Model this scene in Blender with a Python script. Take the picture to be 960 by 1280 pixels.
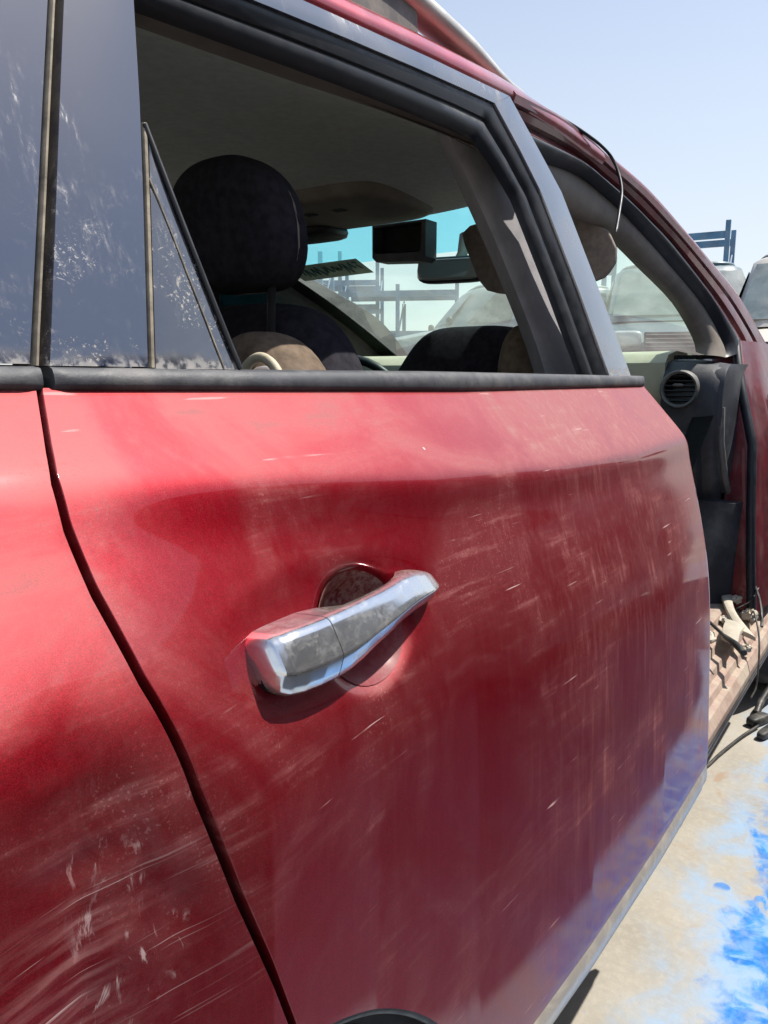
import bpy, math, random
import numpy as np
from mathutils import Vector, Matrix, Euler

random.seed(7)
for o in list(bpy.data.objects):
    bpy.data.objects.remove(o)
S = bpy.context.scene
COL = S.collection

# ------------------------------------------------------------------ camera
cam = bpy.data.cameras.new('camera')
cam.sensor_width = 36.0
cam.lens = 27.03
cam.clip_start = 0.02
cam.clip_end = 2000
camo = bpy.data.objects.new('camera', cam)
camo.location = (0.0, -0.34, 1.15)
camo.rotation_euler = (math.radians(90 - 10.03), 0, math.radians(35.07 - 90))
COL.objects.link(camo)
S.camera = camo

# ------------------------------------------------------------------ light
SUN_DIR = Vector((0.46, -0.36, 1.0)).normalized()          # towards the sun
SUN_EL = math.asin(SUN_DIR.z)
world = bpy.data.worlds.new('World')
S.world = world
world.use_nodes = True
wt = world.node_tree
wt.nodes.clear()
sky = wt.nodes.new('ShaderNodeTexSky')
sky.sky_type = 'NISHITA'
sky.sun_disc = False
sky.sun_elevation = SUN_EL
sky.sun_rotation = math.atan2(SUN_DIR.x, SUN_DIR.y)
sky.air_density = 1.0
sky.dust_density = 0.8
sky.ozone_density = 2.0
bg = wt.nodes.new('ShaderNodeBackground')
bg.inputs['Strength'].default_value = 0.15
wo = wt.nodes.new('ShaderNodeOutputWorld')
# desert haze: the whole dome pales evenly towards the horizon
wtc = wt.nodes.new('ShaderNodeTexCoord')
wsp = wt.nodes.new('ShaderNodeSeparateXYZ')
wt.links.new(wtc.outputs['Generated'], wsp.inputs[0])
wr_ = wt.nodes.new('ShaderNodeValToRGB')
wt.links.new(wsp.outputs[2], wr_.inputs[0])
wr_.color_ramp.elements[0].position = 0.0
wr_.color_ramp.elements[0].color = (.85, .85, .85, 1)
wr_.color_ramp.elements[1].position = .9
wr_.color_ramp.elements[1].color = (.12, .12, .12, 1)
e_ = wr_.color_ramp.elements.new(.30)
e_.color = (.52, .52, .52, 1)
e_ = wr_.color_ramp.elements.new(.60)
e_.color = (.16, .16, .16, 1)
wmx = wt.nodes.new('ShaderNodeMix')
wmx.data_type = 'RGBA'
wt.links.new(wr_.outputs[0], wmx.inputs[0])
wt.links.new(sky.outputs[0], wmx.inputs[6])
wmx.inputs[7].default_value = (4.6, 4.7, 4.7, 1)
wt.links.new(wmx.outputs[2], bg.inputs[0])
wt.links.new(bg.outputs[0], wo.inputs[0])
sl = bpy.data.lights.new('sun', 'SUN')
sl.energy = 5.0
sl.angle = math.radians(0.6)
sl.color = (1.0, 0.95, 0.87)
so = bpy.data.objects.new('sun', sl)
so.rotation_euler = SUN_DIR.to_track_quat('Z', 'Y').to_euler()
so.location = (3, -3, 8)
COL.objects.link(so)
S.view_settings.view_transform = 'Standard'
S.view_settings.look = 'None'
S.view_settings.exposure = 0.34
S.view_settings.gamma = 1.0
S.view_settings.use_curve_mapping = False
S.render.engine = 'CYCLES'
S.cycles.max_bounces = 6
S.cycles.diffuse_bounces = 3
S.cycles.glossy_bounces = 3
S.cycles.transmission_bounces = 3
S.cycles.transparent_max_bounces = 8
S.cycles.adaptive_threshold = 0.02
S.cycles.caustics_reflective = False
S.cycles.caustics_refractive = False


# ------------------------------------------------------------------ node helpers
class NT:
    def __init__(s, name):
        s.m = bpy.data.materials.new(name)
        s.m.use_nodes = True
        s.t = s.m.node_tree
        s.t.nodes.clear()
        s.out = s.t.nodes.new('ShaderNodeOutputMaterial')
        s.co = s.t.nodes.new('ShaderNodeTexCoord').outputs['Object']

    def put(s, sock, v):
        if isinstance(v, (int, float)):
            sock.default_value = v
        elif isinstance(v, (tuple, list)):
            if len(v) == 3 and len(sock.default_value) == 4:
                v = tuple(v) + (1,)
            sock.default_value = v
        else:
            s.t.links.new(v, sock)

    def map(s, scale=(1, 1, 1), rot=(0, 0, 0), loc=(0, 0, 0), vec=None):
        n = s.t.nodes.new('ShaderNodeMapping')
        s.t.links.new(vec or s.co, n.inputs[0])
        n.inputs['Scale'].default_value = scale
        n.inputs['Rotation'].default_value = rot
        n.inputs['Location'].default_value = loc
        return n.outputs[0]

    def noise(s, scale=5, detail=4, rough=0.55, dist=0, vec=None):
        n = s.t.nodes.new('ShaderNodeTexNoise')
        s.t.links.new(vec or s.co, n.inputs['Vector'])
        n.inputs['Scale'].default_value = scale
        n.inputs['Detail'].default_value = detail
        n.inputs['Roughness'].default_value = rough
        n.inputs['Distortion'].default_value = dist
        return n.outputs[0]

    def voro(s, scale=5, feature='F1', vec=None, rand=1.0):
        n = s.t.nodes.new('ShaderNodeTexVoronoi')
        n.feature = feature
        s.t.links.new(vec or s.co, n.inputs['Vector'])
        n.inputs['Scale'].default_value = scale
        n.inputs['Randomness'].default_value = rand
        return n.outputs['Distance']

    def xyz(s):
        n = s.t.nodes.new('ShaderNodeSeparateXYZ')
        s.t.links.new(s.co, n.inputs[0])
        return n.outputs

    def math(s, op, a, b=0.0, clamp=False):
        n = s.t.nodes.new('ShaderNodeMath')
        n.operation = op
        n.use_clamp = clamp
        s.put(n.inputs[0], a)
        s.put(n.inputs[1], b)
        return n.outputs[0]

    def mul(s, a, b): return s.math('MULTIPLY', a, b)
    def add(s, a, b, clamp=False): return s.math('ADD', a, b, clamp)

    def rng(s, v, a, b, c=0.0, d=1.0, smooth=True):
        n = s.t.nodes.new('ShaderNodeMapRange')
        n.interpolation_type = 'SMOOTHSTEP' if smooth else 'LINEAR'
        s.put(n.inputs['Value'], v)
        for k, q in zip(('From Min', 'From Max', 'To Min', 'To Max'), (a, b, c, d)):
            n.inputs[k].default_value = q
        return n.outputs[0]

    def mix(s, f, a, b):
        n = s.t.nodes.new('ShaderNodeMix')
        n.data_type = 'RGBA'
        s.put(n.inputs[0], f)
        s.put(n.inputs[6], a)
        s.put(n.inputs[7], b)
        return n.outputs[2]

    def bump(s, h, strength=0.3, dist=0.01):
        n = s.t.nodes.new('ShaderNodeBump')
        s.put(n.inputs['Height'], h)
        n.inputs['Strength'].default_value = strength
        n.inputs['Distance'].default_value = dist
        return n.outputs[0]

    def bsdf(s, **k):
        n = s.t.nodes.new('ShaderNodeBsdfPrincipled')
        names = dict(color='Base Color', rough='Roughness', metal='Metallic', coat='Coat Weight',
                     coatr='Coat Roughness', coati='Coat IOR', spec='Specular IOR Level', normal='Normal', ior='IOR',
                     sheen='Sheen Weight', cnormal='Coat Normal', alpha='Alpha', trans='Transmission Weight')
        for a, v in k.items():
            s.put(n.inputs[names[a]], v)
        return n.outputs[0]

    def mixs(s, f, a, b):
        n = s.t.nodes.new('ShaderNodeMixShader')
        s.put(n.inputs[0], f)
        s.t.links.new(a, n.inputs[1])
        s.t.links.new(b, n.inputs[2])
        return n.outputs[0]

    def node(s, t, **k):
        n = s.t.nodes.new(t)
        for a, v in k.items():
            s.put(n.inputs[a], v)
        return n.outputs[0]

    def done(s, sh):
        s.t.links.new(sh, s.out.inputs['Surface'])
        return s.m


M = {}


def simple(name, color, rough=0.6, var=0.25, scale=20, dust=0.0, metal=0.0, bump=0.0, coat=0.0, dcol=(.5, .42, .33), spec=0.5):
    n = NT(name)
    v = n.noise(scale, 5, 0.6)
    c = n.mix(n.rng(v, .3, .7), tuple(x * (1 - var) for x in color), tuple(min(1, x * (1 + var)) for x in color))
    r = n.rng(v, .3, .7, max(.02, rough - .08), min(1, rough + .08))
    if dust:
        d = n.mul(n.rng(n.noise(scale * .35, 8, .7), .42, .68), dust)
        c = n.mix(d, c, dcol)
        r = n.math('MAXIMUM', r, n.mul(d, .9))
    k = dict(color=c, rough=r, metal=metal, coat=coat, spec=spec)
    if bump:
        k['normal'] = n.bump(n.noise(scale * 12, 3, .6), bump, .002)
    M[name] = n.done(n.bsdf(**k))
    return M[name]


# car paint: metallic red, clear coat, dust, wiping streaks, scratches
def make_paint(name, scratch):
    n = NT(name)
    x, y, z = n.xyz()
    fl = n.noise(1500, 1, .5)
    base = n.mix(n.rng(fl, .35, .7), (.20, .002, .007), (.35, .005, .016))
    sp = n.rng(n.voro(700), .0, .16, 1, 0)
    base = n.mix(n.mul(sp, .35), base, (.75, .08, .10))
    # rain streaks that run down the door, dense towards its front edge
    st = n.rng(n.noise(1, 4, .65, .0, n.map((95, 95, 2.6))), .46, .74)
    st2 = n.rng(n.noise(1, 3, .7, .0, n.map((260, 260, 7), loc=(3, 1, 2))), .52, .72)
    soft = n.noise(6, 5, .62, .8)
    stm = n.mul(n.add(n.mul(st, .20), n.mul(st2, .15)), n.rng(n.add(x, n.mul(soft, .4)), .80, 1.35, .10, 1))
    # wiping marks, slanted along the grip
    wp = n.rng(n.noise(1, 4, .65, .25, n.map((7, 7, 75), rot=(0, math.radians(-17), 0))), .48, .76)
    wpm = n.mul(n.mul(wp, n.rng(soft, .42, .66)), .22)
    spk = n.mul(n.rng(n.noise(420, 1, .6), .60, .72), n.rng(soft, .48, .7))
    d = n.add(n.add(n.mul(n.rng(soft, .36, .70), .10), stm), n.add(wpm, n.mul(spk, .20)))
    gn = n.t.nodes.new('ShaderNodeNewGeometry')
    gs = n.t.nodes.new('ShaderNodeSeparateXYZ')
    n.t.links.new(gn.outputs['Normal'], gs.inputs[0])
    upd = n.mul(n.rng(gs.outputs[2], .38, .66), n.rng(x, .3, 1.4, .10, .30))
    d = n.add(d, n.mul(upd, n.rng(soft, .3, .7, .6, 1.2)))
    # tiny bright chips
    ch = n.mul(n.rng(n.voro(30, 'F1', n.map((1, 1, .45))), .05, .035), n.rng(n.noise(11, 2), .58, .63))
    # thin scratches
    if scratch:
        lines = []
        for rot, sc, off in ((28, 210, 0), (22, 330, 3), (-64, 260, 7)):
            v = n.noise(1, 2, .5, 0, n.map((5.5 if rot > 0 else 9, 5, sc), rot=(0, math.radians(-rot), 0), loc=(off, off, off)))
            lines.append(n.rng(v, .655 if rot > 0 else .70, .70 if rot > 0 else .74))
        sc = n.math('MAXIMUM', lines[0], n.math('MAXIMUM', lines[1], n.mul(lines[2], .6)))
        mk = n.mul(n.rng(z, .93, .86), n.rng(n.noise(10, 3, .6), .34, .55))
        mk = n.mul(mk, n.rng(x, .28, .21, .25, 1))
        # torn, mostly upright scuffs and a grazed cloud of dust round the dent
        q = n.noise(1, 5, .75, 1.3, n.map((62, 62, 20), rot=(0, math.radians(8), 0), loc=(2, 0, 1)))
        em = n.mul(n.rng(z, .955, .92), n.mul(n.rng(n.math('ABSOLUTE', n.math('SUBTRACT', x, .228)), .05, .012), n.rng(n.noise(30, 3), .46, .60)))
        sc = n.add(n.mul(sc, mk), n.mul(n.rng(q, .55, .63), em), True)
        cl = n.mul(n.rng(n.noise(22, 5, .7, 1.2), .44, .68), n.mul(n.rng(z, .965, .93), n.rng(n.math('ABSOLUTE', n.math('SUBTRACT', x, .222)), .07, .02)))
        d = n.add(d, n.mul(cl, .07))
        # wide dull rub mark
        rub = n.mul(n.rng(n.noise(1, 4, .65, .08, n.map((9, 9, 90), rot=(0, math.radians(-24), 0))), .42, .66), n.mul(n.rng(z, .90, .87), n.rng(x, .235, .20)))
        d = n.add(d, n.mul(rub, .30))
    else:
        v = n.noise(1, 2, .5, 0, n.map((9, 5, 240), rot=(0, math.radians(62), 0), loc=(4, 4, 4)))
        sc = n.mul(n.rng(v, .68, .73), n.rng(n.noise(6, 3, .6, .5), .50, .66))
    d = n.math('MINIMUM', d, .5)
    scm = n.math('MAXIMUM', n.mul(sc, .7), ch)
    col = n.mix(scm, n.mix(d, base, (.52, .36, .34)), (.72, .56, .54))
    dry = n.math('MAXIMUM', scm, d)
    M[name] = n.done(n.bsdf(color=col, rough=n.rng(dry, 0, .5, .46, .8), metal=n.rng(dry, 0, .7, .65, 0), spec=.05, coati=1.44, coat=n.rng(dry, 0, .5, .85, .15), coatr=n.rng(soft, .3, .7, .02, .09)))


make_paint('door_paint', False)
make_paint('quarter_paint', True)
simple('body_paint', (.20, .008, .016), .38, .15, 12, .35, .45, coat=.8, dcol=(.42, .28, .24))
simple('jamb_paint', (.13, .006, .014), .45, .25, 14, .30, .3, coat=.4, dcol=(.30, .22, .20))
simple('roof_paint', (.34, .010, .022), .40, .12, 8, .35, .5, coat=1.0, dcol=(.55, .40, .38))
simple('sill_paint', (.36, .25, .20), .8, .15, 40, .8, 0, dcol=(.46, .40, .31), bump=.2)


def make_gloss(name, base, dustamt, blotch):
    """glossy dark pillar cover or privacy glass under a film of wiped dust"""
    n = NT(name)
    x, y, z = n.xyz()
    film = n.rng(n.noise(6, 6, .6, .8), .36, .75)
    lines = n.rng(n.noise(1, 5, .7, .1, n.map((140, 140, 6))), .48, .70)
    lm = n.rng(n.noise(11, 4, .6, 1.2), .48, .62)
    curl = n.rng(n.noise(38, 8, .72, 2.6), .55, .68)
    cm = n.mul(n.rng(n.noise(11, 4, .6, .7), .45, .62), n.rng(z, 1.36, 1.20))
    spk = n.mul(n.rng(n.noise(330, 3, .7), .56, .66), n.mul(n.rng(n.noise(20, 4, .6, .6), .46, .60), n.rng(z, 1.29, 1.17)))
    edge = n.mul(n.rng(n.add(z, n.mul(n.noise(60, 4), .012)), 1.178, 1.158), n.rng(n.noise(90, 4), .35, .6))
    d = n.add(n.mul(film, dustamt), n.mul(n.mul(lines, lm), .20))
    d = n.add(d, n.mul(n.mul(curl, cm), .42 * blotch))
    d = n.add(d, n.mul(spk, .65 * blotch))
    d = n.math('MINIMUM', n.add(d, n.mul(edge, .5)), .8)
    M[name] = n.done(n.bsdf(color=n.mix(d, base, (.50, .46, .42)), rough=n.rng(d, 0, .5, .05, .8), coat=n.rng(d, 0, .5, .8, .1), coatr=n.rng(film, 0, 1, .02, .08), ior=2.0, coati=1.65))


make_gloss('pillar_gloss', (.008, .014, .036), .025, .8)
make_gloss('privacy_glass', (.008, .015, .040), .03, .35)
make_gloss('dirty_pane', (.016, .018, .024), .08, 1.5)
make_gloss('frame_gloss', (.06, .07, .09), .22, .2)

simple('rubber', (.008, .009, .012), .45, .3, 40, .08, dcol=(.10, .09, .085))
simple('door_seal', (.010, .013, .020), .5, .3, 30, .15, dcol=(.08, .08, .09))
simple('belt_rubber', (.055, .058, .066), .58, .2, 45, .35, dcol=(.30, .28, .26), bump=.15)
simple('gap_dark', (.006, .005, .005), .8, .3, 40)
simple('dusty_strip', (.20, .17, .13), .9, .4, 60, .7, dcol=(.42, .36, .27))
simple('grey_trim', (.40, .38, .40), .65, .12, 30, .15, bump=.2, dcol=(.2, .19, .18))
simple('vent_trim', (.15, .145, .14), .6, .15, 30, .3, bump=.2, dcol=(.22, .2, .18))
simple('beige_trim', (.22, .19, .16), .75, .12, 25, .2, bump=.2)
simple('headliner', (.70, .72, .68), .95, .08, 60, .12, bump=.35, dcol=(.45, .42, .36))
simple('cream', (.58, .52, .38), .6, .08, 14, .35, bump=.25, dcol=(.55, .49, .38))
simple('dash_dark', (.035, .038, .048), .55, .25, 14, .55, bump=.25, dcol=(.16, .155, .15))
simple('black_plastic', (.014, .015, .018), .5, .3, 30, .2, dcol=(.14, .12, .1))
simple('seat_dark', (.028, .026, .034), .95, .35, 70, .18, bump=.5, dcol=(.06, .05, .05), spec=.15)
simple('seat_brown', (.17, .125, .090), .9, .30, 55, .35, bump=.5, dcol=(.28, .22, .16), spec=.2)
simple('visor_cloth', (.26, .22, .19), .95, .2, 50, .15, bump=.4, spec=.2)
simple('carpet', (.03, .03, .033), 1, .3, 40, .45, dcol=(.22, .19, .16))
simple('rail_silver', (.62, .60, .56), .42, .1, 20, .3, .3)
simple('rail_dark', (.10, .09, .085), .6, .2, 20, .3)
simple('tyre', (.018, .018, .018), .85, .3, 30, .4, dcol=(.14, .12, .10))
simple('rim', (.35, .35, .36), .4, .15, 20, .4, .7)
simple('rack_blue', (.06, .17, .30), .55, .3, 3, .35, dcol=(.30, .29, .27))
simple('van_white', (.72, .71, .67), .4, .06, 3, .45, coat=.3, dcol=(.62, .56, .47))
simple('car_window', (.03, .04, .05), .1, .2, 4, .55, dcol=(.50, .48, .42))
def dusty_paint(name, col, dust):
    n = NT(name)
    gn = n.t.nodes.new('ShaderNodeNewGeometry')
    sp_ = n.t.nodes.new('ShaderNodeSeparateXYZ')
    n.t.links.new(gn.outputs['Normal'], sp_.inputs[0])
    v = n.noise(3, 5, .6)
    d = n.math('MAXIMUM', n.mul(n.rng(sp_.outputs[2], .15, .8), dust), n.mul(n.rng(v, .45, .7), .35))
    M[name] = n.done(n.bsdf(color=n.mix(d, col, (.58, .54, .47)), rough=n.rng(d, 0, 1, .3, .9), coat=.3))


dusty_paint('car_navy', (.025, .04, .09), .95)
dusty_paint('car_slate', (.10, .094, .094), .6)
dusty_paint('car_teal', (.05, .12, .15), .22)
dusty_paint('car_silver', (.16, .20, .22), .30)
simple('pale_window', (.14, .18, .19), .4, .15, 4, .4, dcol=(.55, .53, .47))
simple('blue_tarp', (.03, .16, .60), .5, .25, 6, .2, bump=.4)
simple('lamp_glass', (.6, .6, .58), .2, .1, 8, .3)
simple('paper', (.62, .56, .46), .9, .15, 40, .3, bump=.4)
simple('pale_plastic', (.50, .45, .36), .7, .15, 30, .5, bump=.2)
simple('pink_plastic', (.48, .28, .24), .7, .2, 30, .4, bump=.2)
simple('cable_black', (.015, .015, .016), .55, .3, 50, .35, dcol=(.25, .22, .18))
simple('mark_ink', (.02, .10, .12), .8, .3, 30)
simple('sticker_film', (.50, .60, .54), .8, .1, 30)

n = NT('chrome')
f1 = n.rng(n.noise(60, 6, .65, 1.0), .40, .72)
f2 = n.mul(n.rng(n.noise(380, 3, .7), .50, .66), n.rng(n.noise(30, 4), .42, .62))
f3 = n.rng(n.noise(1, 4, .6, .2, n.map((30, 30, 260), rot=(0, math.radians(-20), 0))), .56, .7)
dd = n.math('MINIMUM', n.add(n.add(n.add(n.mul(f1, .10), .12), n.mul(f2, .22)), n.mul(f3, .12)), .5)
ch = n.bsdf(color=(.80, .82, .84), metal=1.0, rough=n.rng(f1, 0, 1, .14, .26))
M['chrome'] = n.done(n.mixs(dd, ch, n.bsdf(color=(.46, .43, .39), rough=.9, spec=.1)))

n = NT('dull_chrome')
f1 = n.rng(n.noise(18, 6, .65, .8), .36, .72)
ch = n.bsdf(color=(.66, .66, .66), metal=1.0, rough=.26)
M['dull_chrome'] = n.done(n.mixs(n.rng(f1, 0, 1, .50, .70), ch, n.bsdf(color=(.50, .45, .38), rough=.9)))

n = NT('handle_recess')
f1 = n.rng(n.noise(160, 5, .7), .36, .66)
f2 = n.rng(n.noise(1, 4, .6, 0, n.map((300, 300, 20))), .4, .7)
x, y, z = n.xyz()
up = n.rng(n.add(z, n.mul(f1, .012)), .945, .985)
c = n.mix(n.mul(f1, n.add(.07, n.mul(up, .75))), (.20, .006, .014), (.48, .34, .26))
c = n.mix(n.mul(n.mul(f2, .4), n.add(up, .15)), c, (.42, .25, .19))
M['handle_recess'] = n.done(n.bsdf(color=c, rough=.6, coat=.25, coatr=.2))

n = NT('windshield_glass')
dst = n.rng(n.noise(5, 7, .6, .8), .30, .75, .06, .15)
tr = n.node('ShaderNodeBsdfTransparent', Color=(.68, .86, .81, 1))
gl = n.node('ShaderNodeBsdfGlossy', Color=(1, 1, 1, 1), Roughness=.02)
fr = n.t.nodes.new('ShaderNodeFresnel'); fr.inputs[0].default_value = 1.45
gm = n.mixs(n.mul(fr.outputs[0], .8), tr, gl)
tl = n.node('ShaderNodeBsdfTranslucent', Color=(.72, .78, .70, 1))
M['windshield_glass'] = n.done(n.mixs(dst, gm, tl))

n = NT('tint_band')
tr = n.node('ShaderNodeBsdfTransparent', Color=(.34, .70, .80, 1))
tl = n.node('ShaderNodeBsdfTranslucent', Color=(.25, .60, .72, 1))
M['tint_band'] = n.done(n.mixs(.25, tr, tl))

n = NT('mirror_glass')
M['mirror_glass'] = n.done(n.mixs(.45, n.bsdf(color=(.75, .78, .76), metal=1.0, rough=.06), n.bsdf(color=(.42, .46, .42), rough=.8)))  # grey-green diffuse mixed in, a reflection painted into the glass

# ground: old concrete with sky-blue paint spilled over it
n = NT('concrete')
x, y, z = n.xyz()
a = n.noise(2.2, 8, .6)
b = n.noise(55, 6, .65)
c = n.mix(n.rng(a, .3, .7), (.30, .275, .23), (.42, .39, .335))
c = n.mix(n.mul(n.rng(b, .42, .7), .4), c, (.47, .43, .36))
c = n.mix(n.mul(n.rng(n.noise(140, 3, .6), .62, .72), .35), c, (.22, .18, .14))
rust = n.mul(n.rng(n.noise(7, 5, .6, 1.2), .56, .70), n.rng(n.noise(2.6, 3), .45, .6))
c = n.mix(n.mul(rust, .65), c, (.34, .20, .10))
# pale wash of paint and the thick paint itself
yy = n.add(n.add(y, n.mul(n.rng(x, 1.6, 3.0, smooth=False), -.06)), n.mul(n.math('SUBTRACT', n.noise(6, 6, .6, .9), .5), .34))
yy = n.add(yy, n.mul(n.math('SUBTRACT', n.noise(34, 5, .6), .5), .05))
patch = n.rng(n.noise(.85, 5, .6, .5), .50, .545)
wash = n.math('MAXIMUM', n.rng(yy, .06, -.08), 0)
wash = n.mul(wash, n.mul(n.rng(y, -.75, -.35), n.rng(n.noise(4.2, 6, .65, .4), .38, .62)))
c = n.mix(n.mul(wash, .75), c, (.25, .42, .64))
thick = n.mul(n.rng(yy, -.095, -.15), n.mul(n.rng(n.add(n.add(x, n.mul(a, .5)), n.mul(y, 1.0)), 1.15, 1.3), n.math('MAXIMUM', n.mul(n.rng(y, -.50, -.30), n.rng(x, 2.9, 2.3)), n.mul(patch, .30))))
thick = n.mul(thick, n.rng(n.noise(16, 5, .6, .8), .66, .48))
thick = n.mul(thick, n.rng(n.noise(24, 3, .6), .34, .60, .60, 1))
drop = n.mul(n.rng(n.voro(11, 'SMOOTH_F1'), .13, .11), n.rng(n.noise(3.1, 2, .5), .50, .54))
blue = n.mix(n.rng(n.noise(16, 6, .6, .7), .35, .7), (.012, .16, .52), (.06, .32, .70))
pm = n.math('MAXIMUM', thick, n.mul(drop, .75))
c = n.mix(pm, c, blue)
rr = n.rng(pm, 0, 1, .88, .42)
h = n.add(n.mul(b, .5), n.mul(pm, .4))
M['concrete'] = n.done(n.bsdf(color=c, rough=rr, normal=n.bump(h, .35, .006), spec=.3))


# ------------------------------------------------------------------ mesh helpers
class MB:
    def __init__(s):
        s.v = []
        s.f = []

    def add(s, v, f):
        k = len(s.v)
        s.v += [tuple(map(float, p)) for p in v]
        s.f += [tuple(i + k for i in q) for q in f]
        return s

    def box(s, c, d, rot=(0, 0, 0)):
        R = Euler(rot).to_matrix()
        vs = []
        for i in (-1, 1):
            for j in (-1, 1):
                for k in (-1, 1):
                    p = R @ Vector((i * d[0] / 2, j * d[1] / 2, k * d[2] / 2))
                    vs.append((p.x + c[0], p.y + c[1], p.z + c[2]))
        return s.add(vs, [(0, 1, 3, 2), (4, 6, 7, 5), (0, 4, 5, 1), (2, 3, 7, 6), (0, 2, 6, 4), (1, 5, 7, 3)])

    def rings(s, rings, closed=True, cap=True):
        m = len(rings[0])
        vs = [p for r in rings for p in r]
        fs = []
        for i in range(len(rings) - 1):
            for j in range(m if closed else m - 1):
                k = (j + 1) % m
                fs.append((i * m + j, i * m + k, (i + 1) * m + k, (i + 1) * m + j))
        if cap and closed:
            fs.append(tuple(range(m - 1, -1, -1)))
            fs.append(tuple((len(rings) - 1) * m + j for j in range(m)))
        return s.add(vs, fs)

    def grid(s, P):
        """P[i][j] -> points"""
        return s.rings(P, closed=False, cap=False)

    def tube(s, path, r, n=8, flat=1.0):
        path = [Vector(p) for p in path]
        rs = r if isinstance(r, (list, tuple)) else [r] * len(path)
        rings = []
        up = Vector((0, 0, 1))
        for i, p in enumerate(path):
            t = (path[min(i + 1, len(path) - 1)] - path[max(i - 1, 0)]).normalized()
            a = t.cross(up)
            if a.length < .05:
                a = t.cross(Vector((1, 0, 0)))
            a.normalize()
            b = a.cross(t).normalized()
            rings.append([tuple(p + a * math.cos(2 * math.pi * k / n) * rs[i] + b * math.sin(2 * math.pi * k / n) * rs[i] * flat) for k in range(n)])
        return s.rings(rings)

    def plate(s, A, B, d=(0, .012, 0), crown=0.0, m=5, lip=.0015):
        """sheet between two polylines, with thickness d (pointing inwards) and an outward crown"""
        dv = Vector(d)
        dn = dv.normalized()
        rings = []
        for a, b in zip(A, B):
            a = Vector(a); b = Vector(b)
            w = (b - a).length
            r = [a + dn * (lip * 2) ]
            for k in range(m + 1):
                t = k / m
                e = lip / max(w, 1e-4)
                tt = e + (1 - 2 * e) * t if w > 3 * lip else t
                r.append(a.lerp(b, tt) - dn * crown * 4 * tt * (1 - tt))
            r.append(b + dn * (lip * 2))
            r.append(b + dv)
            r.append(a + dv)
            rings.append([tuple(p) for p in r])
        return s.rings(rings)

    def prism(s, poly, a, b):
        """poly: list of 3D points; extruded by vector a->b"""
        n_ = len(poly)
        va = [tuple(Vector(p) + Vector(a)) for p in poly]
        vb = [tuple(Vector(p) + Vector(b)) for p in poly]
        fs = [tuple(range(n_ - 1, -1, -1)), tuple(range(n_, 2 * n_))]
        for i in range(n_):
            j = (i + 1) % n_
            fs.append((i, j, n_ + j, n_ + i))
        return s.add(va + vb, fs)

    def blob(s, c, r, e=2.6, nu=20, nv=12, fn=None, rot=(0, 0, 0)):
        """super-ellipsoid"""
        R = Euler(rot).to_matrix()
        sg = lambda v, p: math.copysign(abs(v) ** p, v)
        rings = []
        for i in range(nv + 1):
            ph = -math.pi / 2 + math.pi * (i + .001) / (nv + .002)
            ring = []
            for j in range(nu):
                th = 2 * math.pi * j / nu
                p = Vector((r[0] * sg(math.cos(ph), 2 / e) * sg(math.cos(th), 2 / e), r[1] * sg(math.cos(ph), 2 / e) * sg(math.sin(th), 2 / e), r[2] * sg(math.sin(ph), 2 / e)))
                if fn:
                    p = fn(p)
                p = R @ p
                ring.append((c[0] + p.x, c[1] + p.y, c[2] + p.z))
            rings.append(ring)
        return s.rings(rings)

    def mirror(s, cy=.95):
        s.v = [(x, 2 * cy - y, z) for x, y, z in s.v]
        s.f = [tuple(reversed(q)) for q in s.f]
        return s

    def build(s, name, mat, parent=None, smooth=35, bevel=0.0, sub=0, label=None, kind=None):
        me = bpy.data.meshes.new(name)
        me.from_pydata(s.v, [], s.f)
        me.validate()
        me.materials.append(M[mat])
        if smooth:
            me.polygons.foreach_set('use_smooth', [True] * len(me.polygons))
            if smooth < 180:
                me.set_sharp_from_angle(angle=math.radians(smooth))
        me.update()
        o = bpy.data.objects.new(name, me)
        COL.objects.link(o)
        if parent:
            attach(o, parent)
        if bevel:
            b = o.modifiers.new('bevel', 'BEVEL')
            b.width = bevel
            b.segments = 2
            b.limit_method = 'ANGLE'
            b.angle_limit = math.radians(40)
        if sub:
            u = o.modifiers.new('sub', 'SUBSURF')
            u.levels = u.render_levels = sub
        if label:
            o['label'] = label
        if kind:
            o['kind'] = kind
        return o


ORIG = {}


def attach(o, parent):
    o.parent = parent
    w = Vector((0, 0, 0))
    q = parent
    M4 = Matrix.Identity(4)
    while q:
        M4 = q.matrix_parent_inverse @ Matrix.LocRotScale(q.location, q.rotation_euler, q.scale) @ M4 if False else (Matrix.LocRotScale(q.location, q.rotation_euler, q.scale) @ M4 if q.parent is None else (q.matrix_parent_inverse @ Matrix.LocRotScale(q.location, q.rotation_euler, q.scale) @ M4))
        q = q.parent
    o.matrix_parent_inverse = M4.inverted()


def empty(name, loc, label, cat, group=None):
    o = bpy.data.objects.new(name, None)
    o.empty_display_size = .2
    o.location = loc
    COL.objects.link(o)
    tag(o, label, cat, group)
    return o


def tag(o, label, cat, group=None):
    o['label'] = label
    o['category'] = cat
    if group:
        o['group'] = group
    return o


def resample(pts, n_):
    P = np.array(pts, float)
    s = np.r_[0, np.cumsum(np.linalg.norm(np.diff(P, axis=0), axis=1))]
    t = np.linspace(0, s[-1], n_)
    return [tuple(np.interp(q, s, P[:, k]) for k in range(3)) for q in t]


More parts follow.
